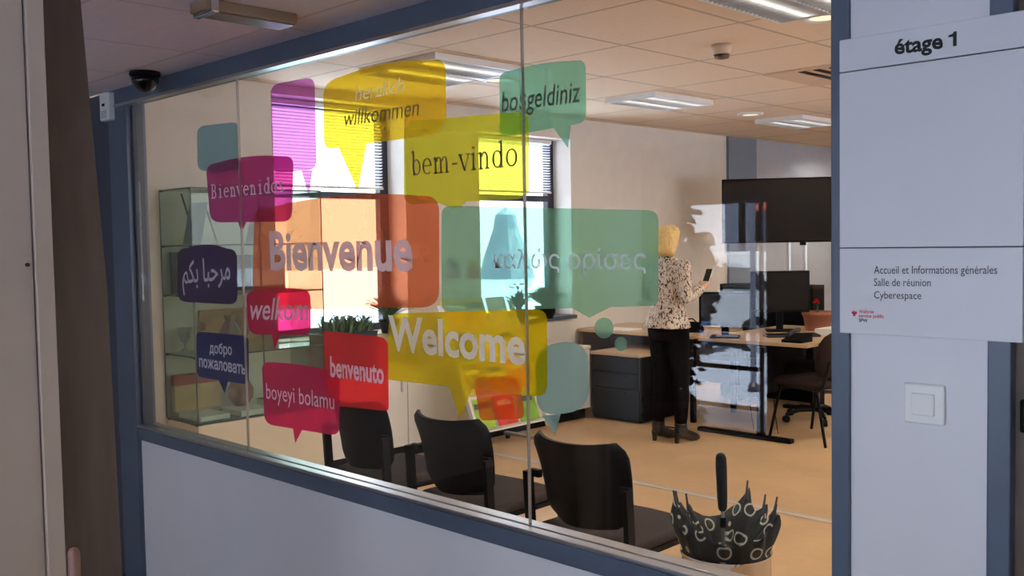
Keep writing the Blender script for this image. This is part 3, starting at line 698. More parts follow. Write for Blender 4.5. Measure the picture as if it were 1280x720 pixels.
t1 = thing('framed_picture', 'dark framed picture standing behind the violet sticker on a case shelf', 'picture frame', (-5.95, 3.05, z))
mb = MB()
for a, b in (((2.92, 0), (2.95, .27)), ((3.28, 0), (3.31, .27)), ((2.95, 0), (3.28, .03)), ((2.95, .24), (3.28, .27))): mb.box((-5.97, a[0], z + a[1]), (-5.945, b[0], z + b[1]))
mb.build('frame', M['black'], t1)
mb = MB(); mb.box((-5.966, 2.95, z + .03), (-5.955, 3.28, z + .24)); mb.build('print', mat('dim_print', (60, 60, 74), .5, noise=.5, scale=12), t1)
z = SZ[2] + .001
for i_, (yy, cc_) in enumerate(((3.40, (58, 62, 92)), (3.47, (126, 96, 66)), (3.54, (84, 40, 44)), (3.61, (60, 72, 66)))):
    t1 = thing('guide_book', '%s upright guide book on the shelf level with the violet sticker' % ('slate blue', 'tan', 'maroon', 'grey green')[i_], 'book', (-5.85, yy, z), group='upright guide books in the case')
    mb = MB(); mb.box((-5.96, yy - .02, z + .002), (-5.765, yy + .02, z + .236)); mb.build('pages', M['white_paper'], t1)
    mb = MB(); mb.box((-5.965, yy - .024, z), (-5.755, yy - .02, z + .24)); mb.box((-5.965, yy + .02, z), (-5.755, yy + .024, z + .24)); mb.box((-5.762, yy - .02, z), (-5.755, yy + .02, z + .24)); mb.build('cover', mat('guide_cover_%d' % i_, cc_, .5, noise=.1), t1)
z = SZ[3] + .001
t1 = thing('easel_brochure', 'blue-grey brochure propped on a dark easel on the top case shelf', 'brochure', (-5.8, 3.08, z))
mb = MB(); mb.box((-5.93, 3.02, z), (-5.70, 3.026, z + .27), rot=Matrix.Rotation(math.radians(-12), 3, 'X')); mb.build('sheet', mat('blue_grey_print', (112, 138, 152), .5, noise=.25, scale=6), t1)
mb = MB(); mb.tube([(-5.95, 3.10, z + .002), (-5.945, 3.0, z + .33)], .006, 8); mb.build('easel_leg', M['black'], t1)
mb = MB(); mb.tube([(-5.72, 3.12, z + .002), (-5.75, 3.06, z + .25)], .006, 8); mb.build('easel_leg', M['black'], t1)
t1 = thing('small_brochure', 'white and lilac leaflet propped at the right of the top case shelf', 'brochure', (-5.8, 3.5, z))
mb = MB(); mb.box((-5.9, 3.45, z), (-5.72, 3.456, z + .22), rot=Matrix.Rotation(math.radians(-14), 3, 'X')); mb.build('sheet', mat('lilac_print', (176, 168, 190), .6, noise=.3, scale=9), t1)

# ------------------------------------------------------------------ sideboard, plants, posters, brochure rack
sb = thing('sideboard', 'long low white sideboard under the windows', 'sideboard', (-5.8, 5.2, 0))
y0, y1 = 3.86, 6.655
mb = MB(); mb.box((WX + .01, y0, .09), (-5.63, y1, .625)); mb.build('carcass', M['white'], sb)
mb = MB(); mb.box((WX + .005, y0 - .005, .625), (-5.605, y1 + .008, .65), bev=.003); mb.build('top', M['cream'], sb)
mb = MB(); mb.box((WX + .05, y0 + .02, 0), (-5.66, y1 - .02, .09)); mb.build('plinth', M['black_matt'], sb)
nd = 4
for k in range(nd):
    a, b = y0 + (y1 - y0) * k / nd + .004, y0 + (y1 - y0) * (k + 1) / nd - .004
    mb = MB(); mb.box((-5.63, a, .095), (-5.61, b, .62), bev=.002); dd = mb.build('door', M['white'], sb)
    mb = MB(); mb.box((-5.61, b - .06, .5), (-5.60, b - .045, .6), bev=.003); mb.build('handle', M['alu'], dd)
def plant(name, label, c, z, leaves, hgt, spread, m, pot_r, pot_h, pm, seed, wid=.016, cat='plant', droop=.5):
    rnd = random.Random(seed)
    t = thing(name, label, cat, (c[0], c[1], z))
    mb = MB(); mb.lathe([(pot_r * .72, 0), (pot_r * .95, pot_h * .9), (pot_r, pot_h * .9), (pot_r, pot_h), (pot_r * .86, pot_h), (pot_r * .84, pot_h * .86), (.01, pot_h * .85)], (c[0], c[1], z), 24, cap=False); mb.build('pot', pm, t, smooth=True)
    mb = MB()
    for k in range(leaves):
        a = rnd.uniform(0, 2 * math.pi); ln = rnd.uniform(.6, 1) ; sp_ = rnd.uniform(.25, 1) * spread
        rs = []
        for q in range(6):
            u = q / 5; r = pot_r * .3 * rnd.random() * 0 + sp_ * u ** 1.2; zz = z + pot_h * .85 + hgt * ln * (u - droop * u * u * (sp_ / max(spread, .01)))
            wv = wid * (1 - abs(2 * u - .8) ** 2 * .55) * (1.02 - u ** 4)
            p = Vector((c[0] + math.cos(a) * r, c[1] + math.sin(a) * r, zz)); sd = Vector((-math.sin(a), math.cos(a), 0)) * max(wv, .001)
            rs.append([p - sd, p + Vector((0, 0, -.004)), p + sd])
        mb.rings(rs, cap=False, closed=False)
    mb.build('foliage', m, t)
    return t
tp = thing('trough_planter', 'dark trough planter of spiky grey-green foliage on the near end of the sideboard', 'plant', (-5.80, 4.13, .651))
mb = MB(); mb.rings([[Vector((-5.80 + dx * k, 4.135 + dy * k2, z)) for dx, dy in ((-.09, -.235), (.09, -.235), (.09, .235), (-.09, .235))] for z, k, k2 in ((.651, .85, .96), (.94, 1, 1), (.96, 1.06, 1.02), (.96, .9, .96), (.93, .88, .95))]); mb.build('trough', M['navy_pot'], tp)
rnd = random.Random(21); mb = MB()
for k in range(190):
    a = rnd.uniform(0, 6.283); x0, y0 = -5.80 + rnd.uniform(-.07, .07), 4.15 + rnd.uniform(-.17, .2); sp_ = rnd.uniform(.05, .19); hg = rnd.uniform(.10, .20); rs = []
    for q in range(5):
        u = q / 4; wv = .009 * (1 - u ** 2) + .0008
        p = Vector((x0 + math.cos(a) * sp_ * u * .8, y0 + math.sin(a) * sp_ * u, .935 + hg * (u * 1.9 - u * u * 1.15))); sd = Vector((-math.sin(a), math.cos(a), 0)) * wv
        rs.append([p - sd, p + Vector((0, 0, -.003)), p + sd])
    mb.rings(rs, cap=False, closed=False)
mb.build('foliage', mat('grey_green_leaf', (92, 126, 96), .5, noise=.35, scale=30), tp)
plant('bushy_plant', 'olive green bushy plant on the sill at the end of the first window', (-5.94, 4.66), W1[2] + .006, 120, .30, .2, M['leaf'], .08, .10, M['black_matt'], 8, .02)
plant('potted_shrub', 'dark green plant on the sill of the window nearer the woman', (-5.93, 6.42), W2[2] + .006, 150, .26, .22, M['dleaf'], .10, .11, M['black_matt'], 11, .026)
tp1 = plant('poinsettia', 'small pink poinsettia in the middle of the second window sill', (-5.93, 6.08), W2[2] + .006, 60, .26, .14, M['dleaf'], .07, .10, M['black_matt'], 15, .022)
mb = MB()
rnd = random.Random(4)
for k in range(14):
    a = rnd.uniform(0, 6.28); c = Vector((-5.93 + math.cos(a) * .05, 6.08 + math.sin(a) * .06, W2[2] + .30 + rnd.uniform(-.02, .03))); d = Vector((math.cos(a), math.sin(a), .3)).normalized(); s_ = Vector((-math.sin(a), math.cos(a), 0))
    mb.flat([c, c + d * .035 + s_ * .016, c + d * .07, c + d * .035 - s_ * .016])
mb.build('flower', mat('pink_petal', (214, 70, 110), .6), tp1)
for i, (xa, xb, lab, seed, cols) in enumerate(((553, 579, 'pink and grey photo poster between the windows', 2, ((200, 150, 172), (84, 70, 92), (222, 216, 220))), (582, 601, 'red and green collage poster beside the pink one', 7, ((190, 90, 96), (92, 104, 84), (226, 206, 150))))):
    a = at_x(xa, 319, WX + .006); b = at_x(xb, 352, WX + .006)
    m = bpy.data.materials.new('poster_print'); m.use_nodes = True; nt = m.node_tree; bs = nt.nodes['Principled BSDF']
    tc = nt.nodes.new('ShaderNodeTexCoord'); v = nt.nodes.new('ShaderNodeTexVoronoi'); v.inputs['Scale'].default_value = 13 + seed; nt.links.new(tc.outputs['Object'], v.inputs['Vector'])
    rp = nt.nodes.new('ShaderNodeValToRGB'); rp.color_ramp.interpolation = 'CONSTANT'
    rp.color_ramp.elements[0].color = (*lin(cols[0]), 1); rp.color_ramp.elements[1].position = .4; rp.color_ramp.elements[1].color = (*lin(cols[1]), 1)
    e = rp.color_ramp.elements.new(.65); e.color = (*lin(cols[2]), 1)
    sp2 = nt.nodes.new('ShaderNodeSeparateColor'); nt.links.new(v.outputs['Color'], sp2.inputs[0]); nt.links.new(sp2.outputs[0], rp.inputs[0]); nt.links.new(rp.outputs[0], bs.inputs['Base Color'])
    t = thing('poster', lab, 'poster', (WX, (a.y + b.y) / 2, b.z))
    mb = MB(); mb.box((WX + .001, a.y, b.z), (WX + .004, b.y, a.z)); mb.build('sheet', M['white_paper'], t)
    mb = MB(); mb.box((WX + .004, a.y + .02, b.z + .03), (WX + .005, b.y - .02, a.z - .02)); mb.build('print', m, t)
# brochure rack: sloping tiers on chrome T feet
rk = thing('brochure_rack', 'sloping white brochure rack on metal feet behind the yellow sticker', 'brochure rack', (-5.35, 5.3, 0))
ry0, ry1 = 4.78, 5.52
tier = [(.22, -5.14), (.46, -5.24), (.70, -5.34), (.94, -5.44)]
for s_, y in ((0, ry0), (1, ry1)):
    mb = MB(); mb.prism([(-5.06, .16), (-5.10, .16), (-5.50, 1.12), (-5.46, 1.12)], 1, y - .012, y + .012); mb.build('side_rail', M['white'], rk)
    mb = MB(); mb.box((-5.56, y - .02, .035), (-5.06, y + .02, .06), bev=.006); ft = mb.build('foot', M['alu'], rk, mods=())
    mb = MB(); mb.tube([(-5.30, y, .05), (-5.30, y, .62)], .016, 12); mb.build('post', M['alu'], rk)
    for x in (-5.53, -5.09):
        mb = MB(); mb.tube([(x, y - .012, .018), (x, y + .012, .018)], .018, 12); mb.build('caster', M['dark_steel'], ft)
for zt_, xt in tier:
    mb = MB(); mb.box((xt - .03, ry0 + .012, zt_ - .015), (xt + .055, ry1 - .012, zt_)); mb.build('tier', M['white'], rk)
bc = [(236, 214, 40), (226, 190, 30), (120, 170, 40), (214, 206, 190), (160, 200, 50), (238, 110, 60), (228, 196, 60), (180, 160, 30), (244, 226, 120), (210, 60, 40), (130, 150, 60), (226, 220, 210)]
cn = ['yellow', 'amber', 'green', 'pale grey', 'lime', 'orange', 'mustard', 'olive', 'pale yellow', 'red', 'moss green', 'white']
tn = ['lowest', 'second lowest', 'second highest', 'top']
k = 0
for ti, (zt_, xt) in enumerate(tier):
    for j in range(3):
        y = ry0 + .13 + j * .235; idx = (k * 5 + 4) % 12
        t = thing('brochure', '%s brochure leaning on the %s tier of the sloping rack' % (cn[idx], tn[ti]), 'brochure', (xt, y, zt_), group='brochures in the rack')
        mb = MB(); mb.box((xt - .002, y - .1, zt_ + .001), (xt + .006, y + .1, zt_ + .225), rot=Matrix.Rotation(math.radians(-20), 3, 'Y'), pivot=(xt, y, zt_)); mb.build('cover', mat('brochure_%d' % k, bc[idx], .5, noise=.3, scale=9), t)
        mb = MB(); mb.box((xt + .0062, y - .07, zt_ + .15), (xt + .0072, y + .07, zt_ + .19), rot=Matrix.Rotation(math.radians(-20), 3, 'Y'), pivot=(xt, y, zt_)); mb.build('title_band', M['white_paper'] if k % 2 else M['dark_blue'], t)
        k += 1
for i, (y, rgb, lab) in enumerate(((4.55, (232, 206, 30), 'yellow booklet lying on the sideboard beside the rack'), (5.75, (236, 214, 60), 'pale yellow booklet lying on the sideboard behind the rack'), (6.2, (222, 222, 214), 'white booklet lying near the end of the sideboard'))):
    book('booklet', lab, -5.95, -5.72, y - .15, y + .15, .651, .672, None, 'booklet', cover=mat('booklet_%d' % i, rgb, .5, noise=.15, scale=6))

# ------------------------------------------------------------------ visitor chairs
def visitor_chair(name, label, seatm, backm, group, flare=0.0):
    t = thing(name, label, 'chair', group=group, world=False)
    mb = MB()
    secs = []
    for z, k in ((.415, .94), (.425, .985), (.45, 1.0), (.462, .985), (.468, .93)):
        secs.append([Vector((x * k, y * k + .02, z)) for x, y in ((-.235, -.20), (-.20, -.235), (0, -.245), (.20, -.235), (.235, -.20), (.232, 0), (.222, .20), (.19, .235), (0, .25), (-.19, .235), (-.222, .20), (-.232, 0))])
    mb.rings(secs); mb.build('seat', seatm, t, smooth=True)
    # curved shell back
    mb = MB(); NU, NV = 15, 12; front = []; rear = []
    for j in range(NV + 1):
        v = j / NV; z = .50 + .335 * v; rf = []; rb = []
        half = .205 + .035 * v
        for i in range(NU + 1):
            u = -1 + 2 * i / NU
            # rounded corners: shrink z near the corners
            ins = 0.0
            zz = z + (.012 * (abs(u) ** 3) if v > .5 else 0) * v
            if v > .82: half2 = half - .05 * ((v - .82) / .18) ** 2.2
            elif v < .18: half2 = half - .06 * ((.18 - v) / .18) ** 2
            else: half2 = half
            y = -.262 - .07 * (v - .3) + .075 * u * u + .02 * math.sin(v * math.pi)
            rf.append(Vector((u * half2, y + .016, zz))); rb.append(Vector((u * half2, y, zz)))
        front.append(rf); rear.append(rb)
    ringlist = [rear[j] + list(reversed(front[j])) for j in range(NV + 1)]
    mb.rings(ringlist); mb.build('backrest', backm, t, smooth=True, mods=(('EDGE_SPLIT', dict(split_angle=math.radians(60))),))
    for s in (-1, 1):
        mb = MB(); x = s * .25
        for (pa, pb) in ((((x, -.235, .68)), (x, -.22, .40)), ((x, -.22, .40), (x + s * .0, -.27, .0))):
            a, b = Vector(pa), Vector(pb)
            q = Vector((.011, 0, 0)); r_ = Vector((0, .02, 0))
            mb.rings([[a - q - r_, a + q - r_, a + q + r_, a - q + r_], [b - q - r_, b + q - r_, b + q + r_, b - q + r_]])
        mb.box((min(x, s * .2), -.225, .655), (max(x, s * .2), -.205, .685)); lg = mb.build('leg', M['black'], t)
        mb = MB(); mb.ball((x, -.212, .60), .007); mb.build('rivet', M['alu'], lg)
        mb = MB(); mb.tube([(s * .235, .20, .43), (s * .245, .23, .36), (s * .25, .26, 0)], .012, 10); mb.build('leg', M['black'], t)
    mb = MB()
    for s in (-1, 1): mb.box((s * .225 - .01, -.22, .40), (s * .225 + .01, .22, .42))
    mb.box((-.225, -.215, .40), (.225, -.195, .42)); mb.box((-.225, .19, .40), (.225, .21, .42)); mb.build('seat_frame', M['black'], t)
    return t
G = 'visitor chairs along the partition'
ch = visitor_chair('visitor_chair', 'black-backed visitor chair nearest the umbrella stand', M['charcoal'], M['black'], G)
ch.location = (-2.43, 3.02, 0)
dup(ch, label='middle black-backed visitor chair of the row behind the glass', loc=(-3.185, 3.03, 0), rz=math.radians(1))
dup(ch, label='black-backed visitor chair of the row furthest from the umbrella', loc=(-3.89, 3.06, 0), rz=math.radians(-2))

# ------------------------------------------------------------------ umbrella in its stand
ux, uy = -1.585, 2.50
UZ = .045
us = thing('umbrella_stand', 'polished metal cylinder umbrella stand behind the glass', 'umbrella stand', (ux, uy, 0))
mb = MB(); mb.lathe([(.128, 0), (.132, .01), (.132, .645), (.136, .651), (.136, .659), (.126, .659), (.126, .02), (.01, .015)], (ux, uy, 0), 48, cap=False); mb.build('cylinder', M['chrome'], us, smooth=True, mods=(('EDGE_SPLIT', dict(split_angle=math.radians(40))),))
mb = MB(); mb.lathe([(.13, .0), (.138, .0), (.138, .025), (.132, .028)], (ux, uy, 0), 48, cap=False); mb.build('base_band', M['dark_steel'], us, smooth=True)
um = thing('umbrella', 'black umbrella with pale ring pattern standing handle up', 'umbrella', (ux, uy, .09))
m = bpy.data.materials.new('ring_print_fabric'); m.use_nodes = True; nt = m.node_tree; bs = nt.nodes['Principled BSDF']; bs.inputs['Roughness'].default_value = .75
tc = nt.nodes.new('ShaderNodeTexCoord'); vo = nt.nodes.new('ShaderNodeTexVoronoi'); vo.inputs['Scale'].default_value = 17; vo.inputs['Randomness'].default_value = .4
nt.links.new(tc.outputs['Object'], vo.inputs['Vector'])
rp = nt.nodes.new('ShaderNodeValToRGB'); rp.color_ramp.interpolation = 'LINEAR'
els = rp.color_ramp.elements; els[0].position = 0; els[0].color = (.006, .008, .006, 1); els[1].position = 1; els[1].color = (.006, .008, .006, 1)
for ps, cv in ((.27, .006), (.29, .5), (.36, .5), (.38, .006)):
    e = els.new(ps); e.color = (cv, cv * .97, cv * .85, 1)
nt.links.new(vo.outputs['Distance'], rp.inputs[0]); nt.links.new(rp.outputs[0], bs.inputs['Base Color'])
mb = MB(); NR, NA = 26, 160; rnd = random.Random(9)
RIB = sorted((math.radians(v) + math.radians(44.6)) % (2 * math.pi) for v in (2, 28, 52, 128, 152, 176, 214, 326))     # ribs have slid to both sides
tipz = [.757 + rnd.uniform(-.015, .03) for _ in range(8)]
def canopy_r(z, top):
    k = max(0, min(1, (z - .10) / .5)); r = .035 + .085 * k
    if z > .60: q = (z - .60) / .17; r = .122 + .036 * math.sin(min(1, q * 1.15) * math.pi * .6) - .008 * q
    return r
rgs = []
for j in range(NR + 1):
    v = j / NR; row = []
    for i in range(NA):
        a = 2 * math.pi * i / NA; k0 = max([q for q in range(8) if RIB[q] <= a], default=-1); k1 = (k0 + 1) % 8
        ra, rb = RIB[k0] - (2 * math.pi if k0 < 0 else 0), RIB[k1] + (2 * math.pi if k1 == 0 and k0 >= 0 else 0)
        gap = rb - ra; f = (a - ra) / gap; sag = math.sin(math.pi * f) ** .7
        top = tipz[k0] * (1 - f) + tipz[k1] * f - .01 - (.03 + .045 * min(1, gap / 1.2)) * sag
        z = .10 + (top - .10) * (v ** .6)
        r = canopy_r(z, top)
        if z > .60:
            q = min(1, (z - .60) / .12)
            r *= 1 + q * (.06 * (1 - 2 * sag) + .05 * math.sin(16 * a + 9 * z) + .05 * math.sin(3 * a + 2) + .03 * math.sin(24 * a + 40 * z))
        else: r = min(r, .121) * (1 + .02 * math.sin(9 * a))
        row.append(Vector((ux + r * math.cos(a), uy + r * math.sin(a), z + UZ)))
    rgs.append(row)
# the gathered inside falls back towards the shaft
for q, (kr, dz_) in enumerate(((.82, -.035), (.55, -.09), (.25, -.15), (.10, -.19))):
    rgs.append([Vector((ux + (p.x - ux) * kr, uy + (p.y - uy) * kr, p.z + dz_)) for p in rgs[NR]])
NR2 = len(rgs) - 1
mb.rings(rgs, cap=False)
mb.build('canopy', m, um, smooth=True)
for k in range(8):
    a = RIB[k]; r = canopy_r(tipz[k], 0) * 1.05
    b = Vector((ux + r * .93 * math.cos(a), uy + r * .93 * math.sin(a), tipz[k] - .045 + UZ)); e = Vector((ux + r * 1.0 * math.cos(a), uy + r * 1.0 * math.sin(a), tipz[k] + .012 + UZ))
    mb = MB(); mb.tube([b, b.lerp(e, .6), e], [.006, .0035, .003], 8); mb.build('rib_tip', M['dark_steel'], um)
hx = Vector((-.018, .004, 0))
mb = MB(); mb.tube([(ux, uy, .03), Vector((ux, uy, .80)) + hx * .7], .0055, 10); mb.build('shaft', M['alu'], um)
mb = MB(); a, b = Vector((ux, uy, .785)) + hx * .7, Vector((ux, uy, .935)) + hx
mb.limb([a, a.lerp(b, .2), a.lerp(b, .8), b], [.0135, .0155, .017, .016], 16); mb.build('handle', M['black'], um, smooth=True)
mb = MB(); mb.tube([Vector((ux, uy, .725)) + hx * .65, Vector((ux, uy, .755)) + hx * .68], .010, 12); mb.build('runner', M['black'], um)

# ------------------------------------------------------------------ desks and what is on them
DZ = .76
lf = thing('long_desk', 'pale-topped desk against the window wall behind the woman', 'desk', (-5.3, 7.4, 0))
mb = MB(); mb.box((-6.0, 6.95, DZ - .028), (-4.72, 7.75, DZ), bev=.003); mb.build('desktop', M['wood'], lf)
mb = MB(); mb.box((-5.98, 7.70, .25), (-4.75, 7.72, DZ - .03)); mb.build('modesty_panel', mat('brown_board', (110, 94, 82), .6), lf)
mb = MB(); mb.box((-5.995, 6.97, 0), (-5.965, 7.70, DZ - .028)); mb.build('side_panel', mat('taupe_board', (128, 110, 96), .6), lf)
for y in (7.02, 7.66):
    mb = MB(); mb.box((-4.80, y, 0), (-4.76, y + .04, DZ - .028)); mb.build('leg', M['black'], lf)
pd = thing('drawer_pedestal', 'wide black drawer pedestal with a light wood top under the desk', 'drawer pedestal', (-5.35, 6.9, 0))
px0, px1, py0, py1 = -5.60, -5.07, 6.66, 7.35
mb = MB(); mb.box((px0, py0 + .02, .01), (px1, py1, .575)); mb.build('body', M['black_matt'], pd)
mb = MB(); mb.box((px0 - .008, py0 - .01, .575), (px1 + .008, py1, .60), bev=.003); mb.build('top', M['wood'], pd)
for k, (za, zc) in enumerate(((.03, .29), (.295, .43), (.435, .57))):
    mb = MB(); mb.box((px0 + .004, py0, za), (px1 - .004, py0 + .02, zc), bev=.002); d_ = mb.build('drawer', mat('black_drawer_front', (18, 20, 20), .8, spec=.08), pd)
    mb = MB(); mb.box((px0 + .15, py0 - .008, zc - .03), (px1 - .15, py0, zc - .022)); mb.build('handle', M['black'], d_)
dk = thing('office_desk', 'light wood desk with black T-foot frame behind the woman', 'desk', (-4.1, 7.7, 0))
ox0, ox1, oy0, oy1 = -4.62, -3.63, 6.88, 8.3
mb = MB(); mb.box((ox0, oy0, DZ - .028), (ox1, oy1, DZ), bev=.003); mb.build('desktop', M['wood'], dk)
mb = MB(); mb.box((ox0 + .05, oy0 + .03, DZ - .09), (ox1 - .05, oy0 + .07, DZ - .028)); mb.box((ox0 + .05, oy1 - .07, DZ - .09), (ox1 - .05, oy1 - .03, DZ - .028)); mb.box((-4.02, oy0 + .07, DZ - .07), (-3.96, oy1 - .07, DZ - .028)); mb.build('frame', M['black'], dk)
for y in (oy0 - .10, oy1 - .12):
    mb = MB(); mb.box((-4.55, y - .03, 0), (-3.70, y + .03, .035), bev=.008); mb.build('foot', M['black'], dk)
    mb = MB(); mb.prism([(-4.0, .035), (-3.94, .035), (-3.93, DZ - .03), (-3.99, DZ - .03)], 1, y - .02, y + .02); mb.build('leg', M['black'], dk)
    mb = MB(); mb.box((-4.45, y - .015, DZ - .16), (-3.93, y + .015, DZ - .12)); mb.build('rail', M['black'], dk)
mb = MB(); mb.box((-4.3, oy0 + .1, .25), (-4.28, oy1 - .2, DZ - .03)); mb.build('modesty_panel', M['black_matt'], dk)
def monitor(label, loc, rz, wdt, hgt, stand):
    t = thing('monitor', label, 'monitor', loc, rz, group='monitors on the office desk', world=False)
    mb = MB(); mb.box((-wdt / 2, -.02, stand), (wdt / 2, .02, stand + hgt), bev=.006); mb.build('casing', M['black'], t)
    mb = MB(); mb.box((-wdt / 2 + .015, -.023, stand + .02), (wdt / 2 - .015, -.0195, stand + hgt - .015)); mb.build('screen', M['screen'], t)
    mb = MB(); mb.box((-.03, .015, .01), (.03, .04, stand + hgt * .5), bev=.004); mb.build('neck', M['black'], t)
    mb = MB(); mb.box((-.12, -.08, 0), (.12, .1, .014), bev=.005); mb.build('base', M['black'], t)
pm = at_z(965, 403, DZ)
monitor('black monitor standing beside the red flower pot', (-4.33, 7.72, DZ + .001), math.radians(35), .5, .36, .17)
monitor('black monitor half hidden behind the woman\'s hand', (-4.42, 6.98, DZ + .001), math.radians(28), .42, .28, .1)
def keyboard(label, loc, rz):
    t = thing('keyboard', label, 'keyboard', loc, rz, world=False, group='keyboards')
    mb = MB(); mb.box((-.22, -.075, 0), (.22, .075, .018), bev=.004); mb.build('case', M['dark_steel'], t)
    mb = MB()
    for r_ in range(5):
        for c_ in range(15): mb.box((-.21 + c_ * .028, -.062 + r_ * .026, .018), (-.187 + c_ * .028, -.041 + r_ * .026, .024))
    mb.build('keys', M['black'], t)
keyboard('dark keyboard on the office desk below the monitor', (-4.02, 7.36, DZ + .001), math.radians(45))
t1 = thing('desk_phone', 'dark desk telephone beside the keyboard', 'telephone', (-4.3, 7.0, DZ))
mb = MB(); mb.prism([(6.92, DZ + .001), (7.10, DZ + .001), (7.10, DZ + .06), (6.92, DZ + .02)], 0, -3.87, -3.70); mb.build('base', M['black'], t1)
mb = MB(); mb.limb([(-3.83, 6.97, DZ + .06), (-3.83, 7.05, DZ + .085), (-3.83, 7.12, DZ + .085)], [.02, .014, .02], 10); mb.build('handset', M['dark_steel'], t1, smooth=True)
t1 = thing('paper_tray', 'white paper stack lying near the edge of the office desk', 'papers', (-3.75, 7.5, DZ))
mb = MB(); mb.box((-3.95, 7.62, DZ + .001), (-3.74, 7.87, DZ + .05)); mb.build('sheets', M['white_paper'], t1)
fp = (-3.86, 7.72, DZ + .001)
tf = thing('flower_pot', 'terracotta pot with one red flower on the office desk', 'potted flower', (fp[0], fp[1], fp[2]))
fb = at_z(1022, 412, DZ)
fp = Vector((fb.x * .955, fb.y * .955, DZ + .051)) if False else Vector((-4.12, 8.0, DZ + .001))
mb = MB(); mb.lathe([(.10, 0), (.125, .13), (.135, .13), (.137, .165), (.12, .165), (.115, .135), (.01, .13)], fp, 28, cap=False); mb.build('pot', M['terracotta'], tf, smooth=True)
mb = MB(); mb.tube([fp + Vector((0, 0, .12)), fp + Vector((.0, 0, .2)), fp + Vector((-.01, 0, .24))], .005, 8)
for a in (0, 2.1, 4.2):
    d = Vector((math.cos(a), math.sin(a), .3)); s_ = Vector((-math.sin(a), math.cos(a), 0)) * .018; c = fp + Vector((0, 0, .15)); mb.flat([c, c + d * .05 + s_, c + d * .1, c + d * .05 - s_])
mb.build('stem', M['leaf'], tf)
mb = MB(); rnd = random.Random(2)
for k in range(24):
    a = rnd.uniform(0, 6.28); e = rnd.uniform(-.2, 1.3); d = Vector((math.cos(a) * math.cos(e), math.sin(a) * math.cos(e), math.sin(e))); s_ = d.cross(Vector((.3, .2, 1))).normalized() * .016; c = fp + Vector((-.01, 0, .235)); mb.flat([c, c + d * .025 + s_, c + d * .045, c + d * .025 - s_])
mb.build('flower', M['red'], tf)
for i, (x, y, lab) in enumerate(((-5.6, 7.1, 'white sheet of paper at the near edge of the window-wall desk'), (-5.15, 7.2, 'white open leaflet on the window-wall desk by the woman'))):
    t1 = thing('paper_sheet', lab, 'paper', (x, y, DZ)); mb = MB(); mb.box((x - .15, y - .1, DZ + .0005), (x + .15, y + .1, DZ + .006)); mb.build('sheet', M['white_paper'], t1)
t1 = thing('handbag', 'small dark bag lying on the desk behind the woman', 'bag', (-4.95, 7.2, DZ))
mb = MB(); mb.loft([(DZ + .001, -4.95, 7.25, .13, .08), (DZ + .03, -4.95, 7.25, .14, .085), (DZ + .07, -4.93, 7.25, .10, .06), (DZ + .09, -4.9, 7.25, .05, .03)], 20); mb.build('body', M['black_matt'], t1, smooth=True)
mb = MB(); mb.tube([(-5.05, 7.25, DZ + .05), (-5.0, 7.22, DZ + .11), (-4.9, 7.22, DZ + .12), (-4.83, 7.25, DZ + .05)], .006, 8); mb.build('strap', M['black'], t1)
t1 = thing('cable', 'thin dark cable hanging from the desk to the floor by the pedestal', 'cable', (-4.9, 6.9, 0))
mb = MB(); mb.tube([(-4.74, 6.94, DZ - .03), (-4.80, 6.90, .5), (-4.93, 6.86, .25), (-5.0, 6.8, .06), (-4.9, 6.7, .006), (-4.7, 6.72, .006)], .005, 8); mb.build('cord', M['black'], t1, smooth=True)
for k in range(3):
    rnd = random.Random(k); xa = -4.24 + .11 * k
    t1 = thing('cable', 'thin dark cable drooping to the floor under the office desk', 'cable', (xa, 7.05, 0), group='cables under the office desk')
    mb = MB(); mb.tube([(xa, 7.02, DZ - .10), (xa + rnd.uniform(.0, .03), 7.0, .5), (xa + .05, 6.98, .33), (xa + .03, 7.02, .2), (xa + .05, 7.04, .006)], .004, 6); mb.build('cord', M['black'], t1, smooth=True)

# conference chair at the desk and an office chair behind it
def four_leg_chair(label):
    t = thing('conference_chair', label, 'chair', world=False)
    mb = MB(); mb.rings([[Vector((x * k, y * k, z)) for x, y in ((-.24, -.20), (-.20, -.24), (.20, -.24), (.24, -.20), (.24, .18), (.19, .24), (-.19, .24), (-.24, .18))] for z, k in ((.42, .93), (.432, 1), (.465, 1), (.482, .9))]); mb.build('seat', M['brown_uph'], t, smooth=True)
    mb = MB(); rgs = []
    for v, half, y in ((0, .10, -.235), (.06, .165, -.24), (.2, .205, -.248), (.5, .225, -.27), (.75, .215, -.295), (.9, .17, -.31), (.97, .11, -.316), (1, .04, -.318)):
        z = .50 + .36 * v
        rr = [Vector((u * half, y - .0 + .035 * u * u, z)) for u in (-1, -.6, -.2, .2, .6, 1)]
        rgs.append(rr + [p + Vector((0, .035, 0)) for p in reversed(rr)])
    mb.rings(rgs); mb.build('backrest', M['brown_uph'], t, smooth=True)
    for s in (-1, 1):
        mb = MB(); mb.tube([(s * .21, .16, .43), (s * .24, .25, 0)], .0115, 10); mb.build('leg', M['black'], t)
        mb = MB(); mb.tube([(s * .15, -.272, .64), (s * .20, -.262, .45), (s * .23, -.22, .40), (s * .25, -.32, 0)], .0115, 10); mb.build('leg', M['black'], t)
    mb = MB()
    for s in (-1, 1): mb.tube([(s * .215, -.22, .415), (s * .215, .18, .415)], .01, 8)
    mb.build('seat_frame', M['black'], t)
    return t
cc = four_leg_chair('dark brown upholstered chair pulled up to the office desk')
cc.location = (-3.69, 7.12, 0); cc.rotation_euler = (0, 0, math.radians(76))
oc = thing('office_chair', 'black swivel chair with star base under the desk', 'office chair', (-4.02, 7.78, 0), 0.4, world=False)
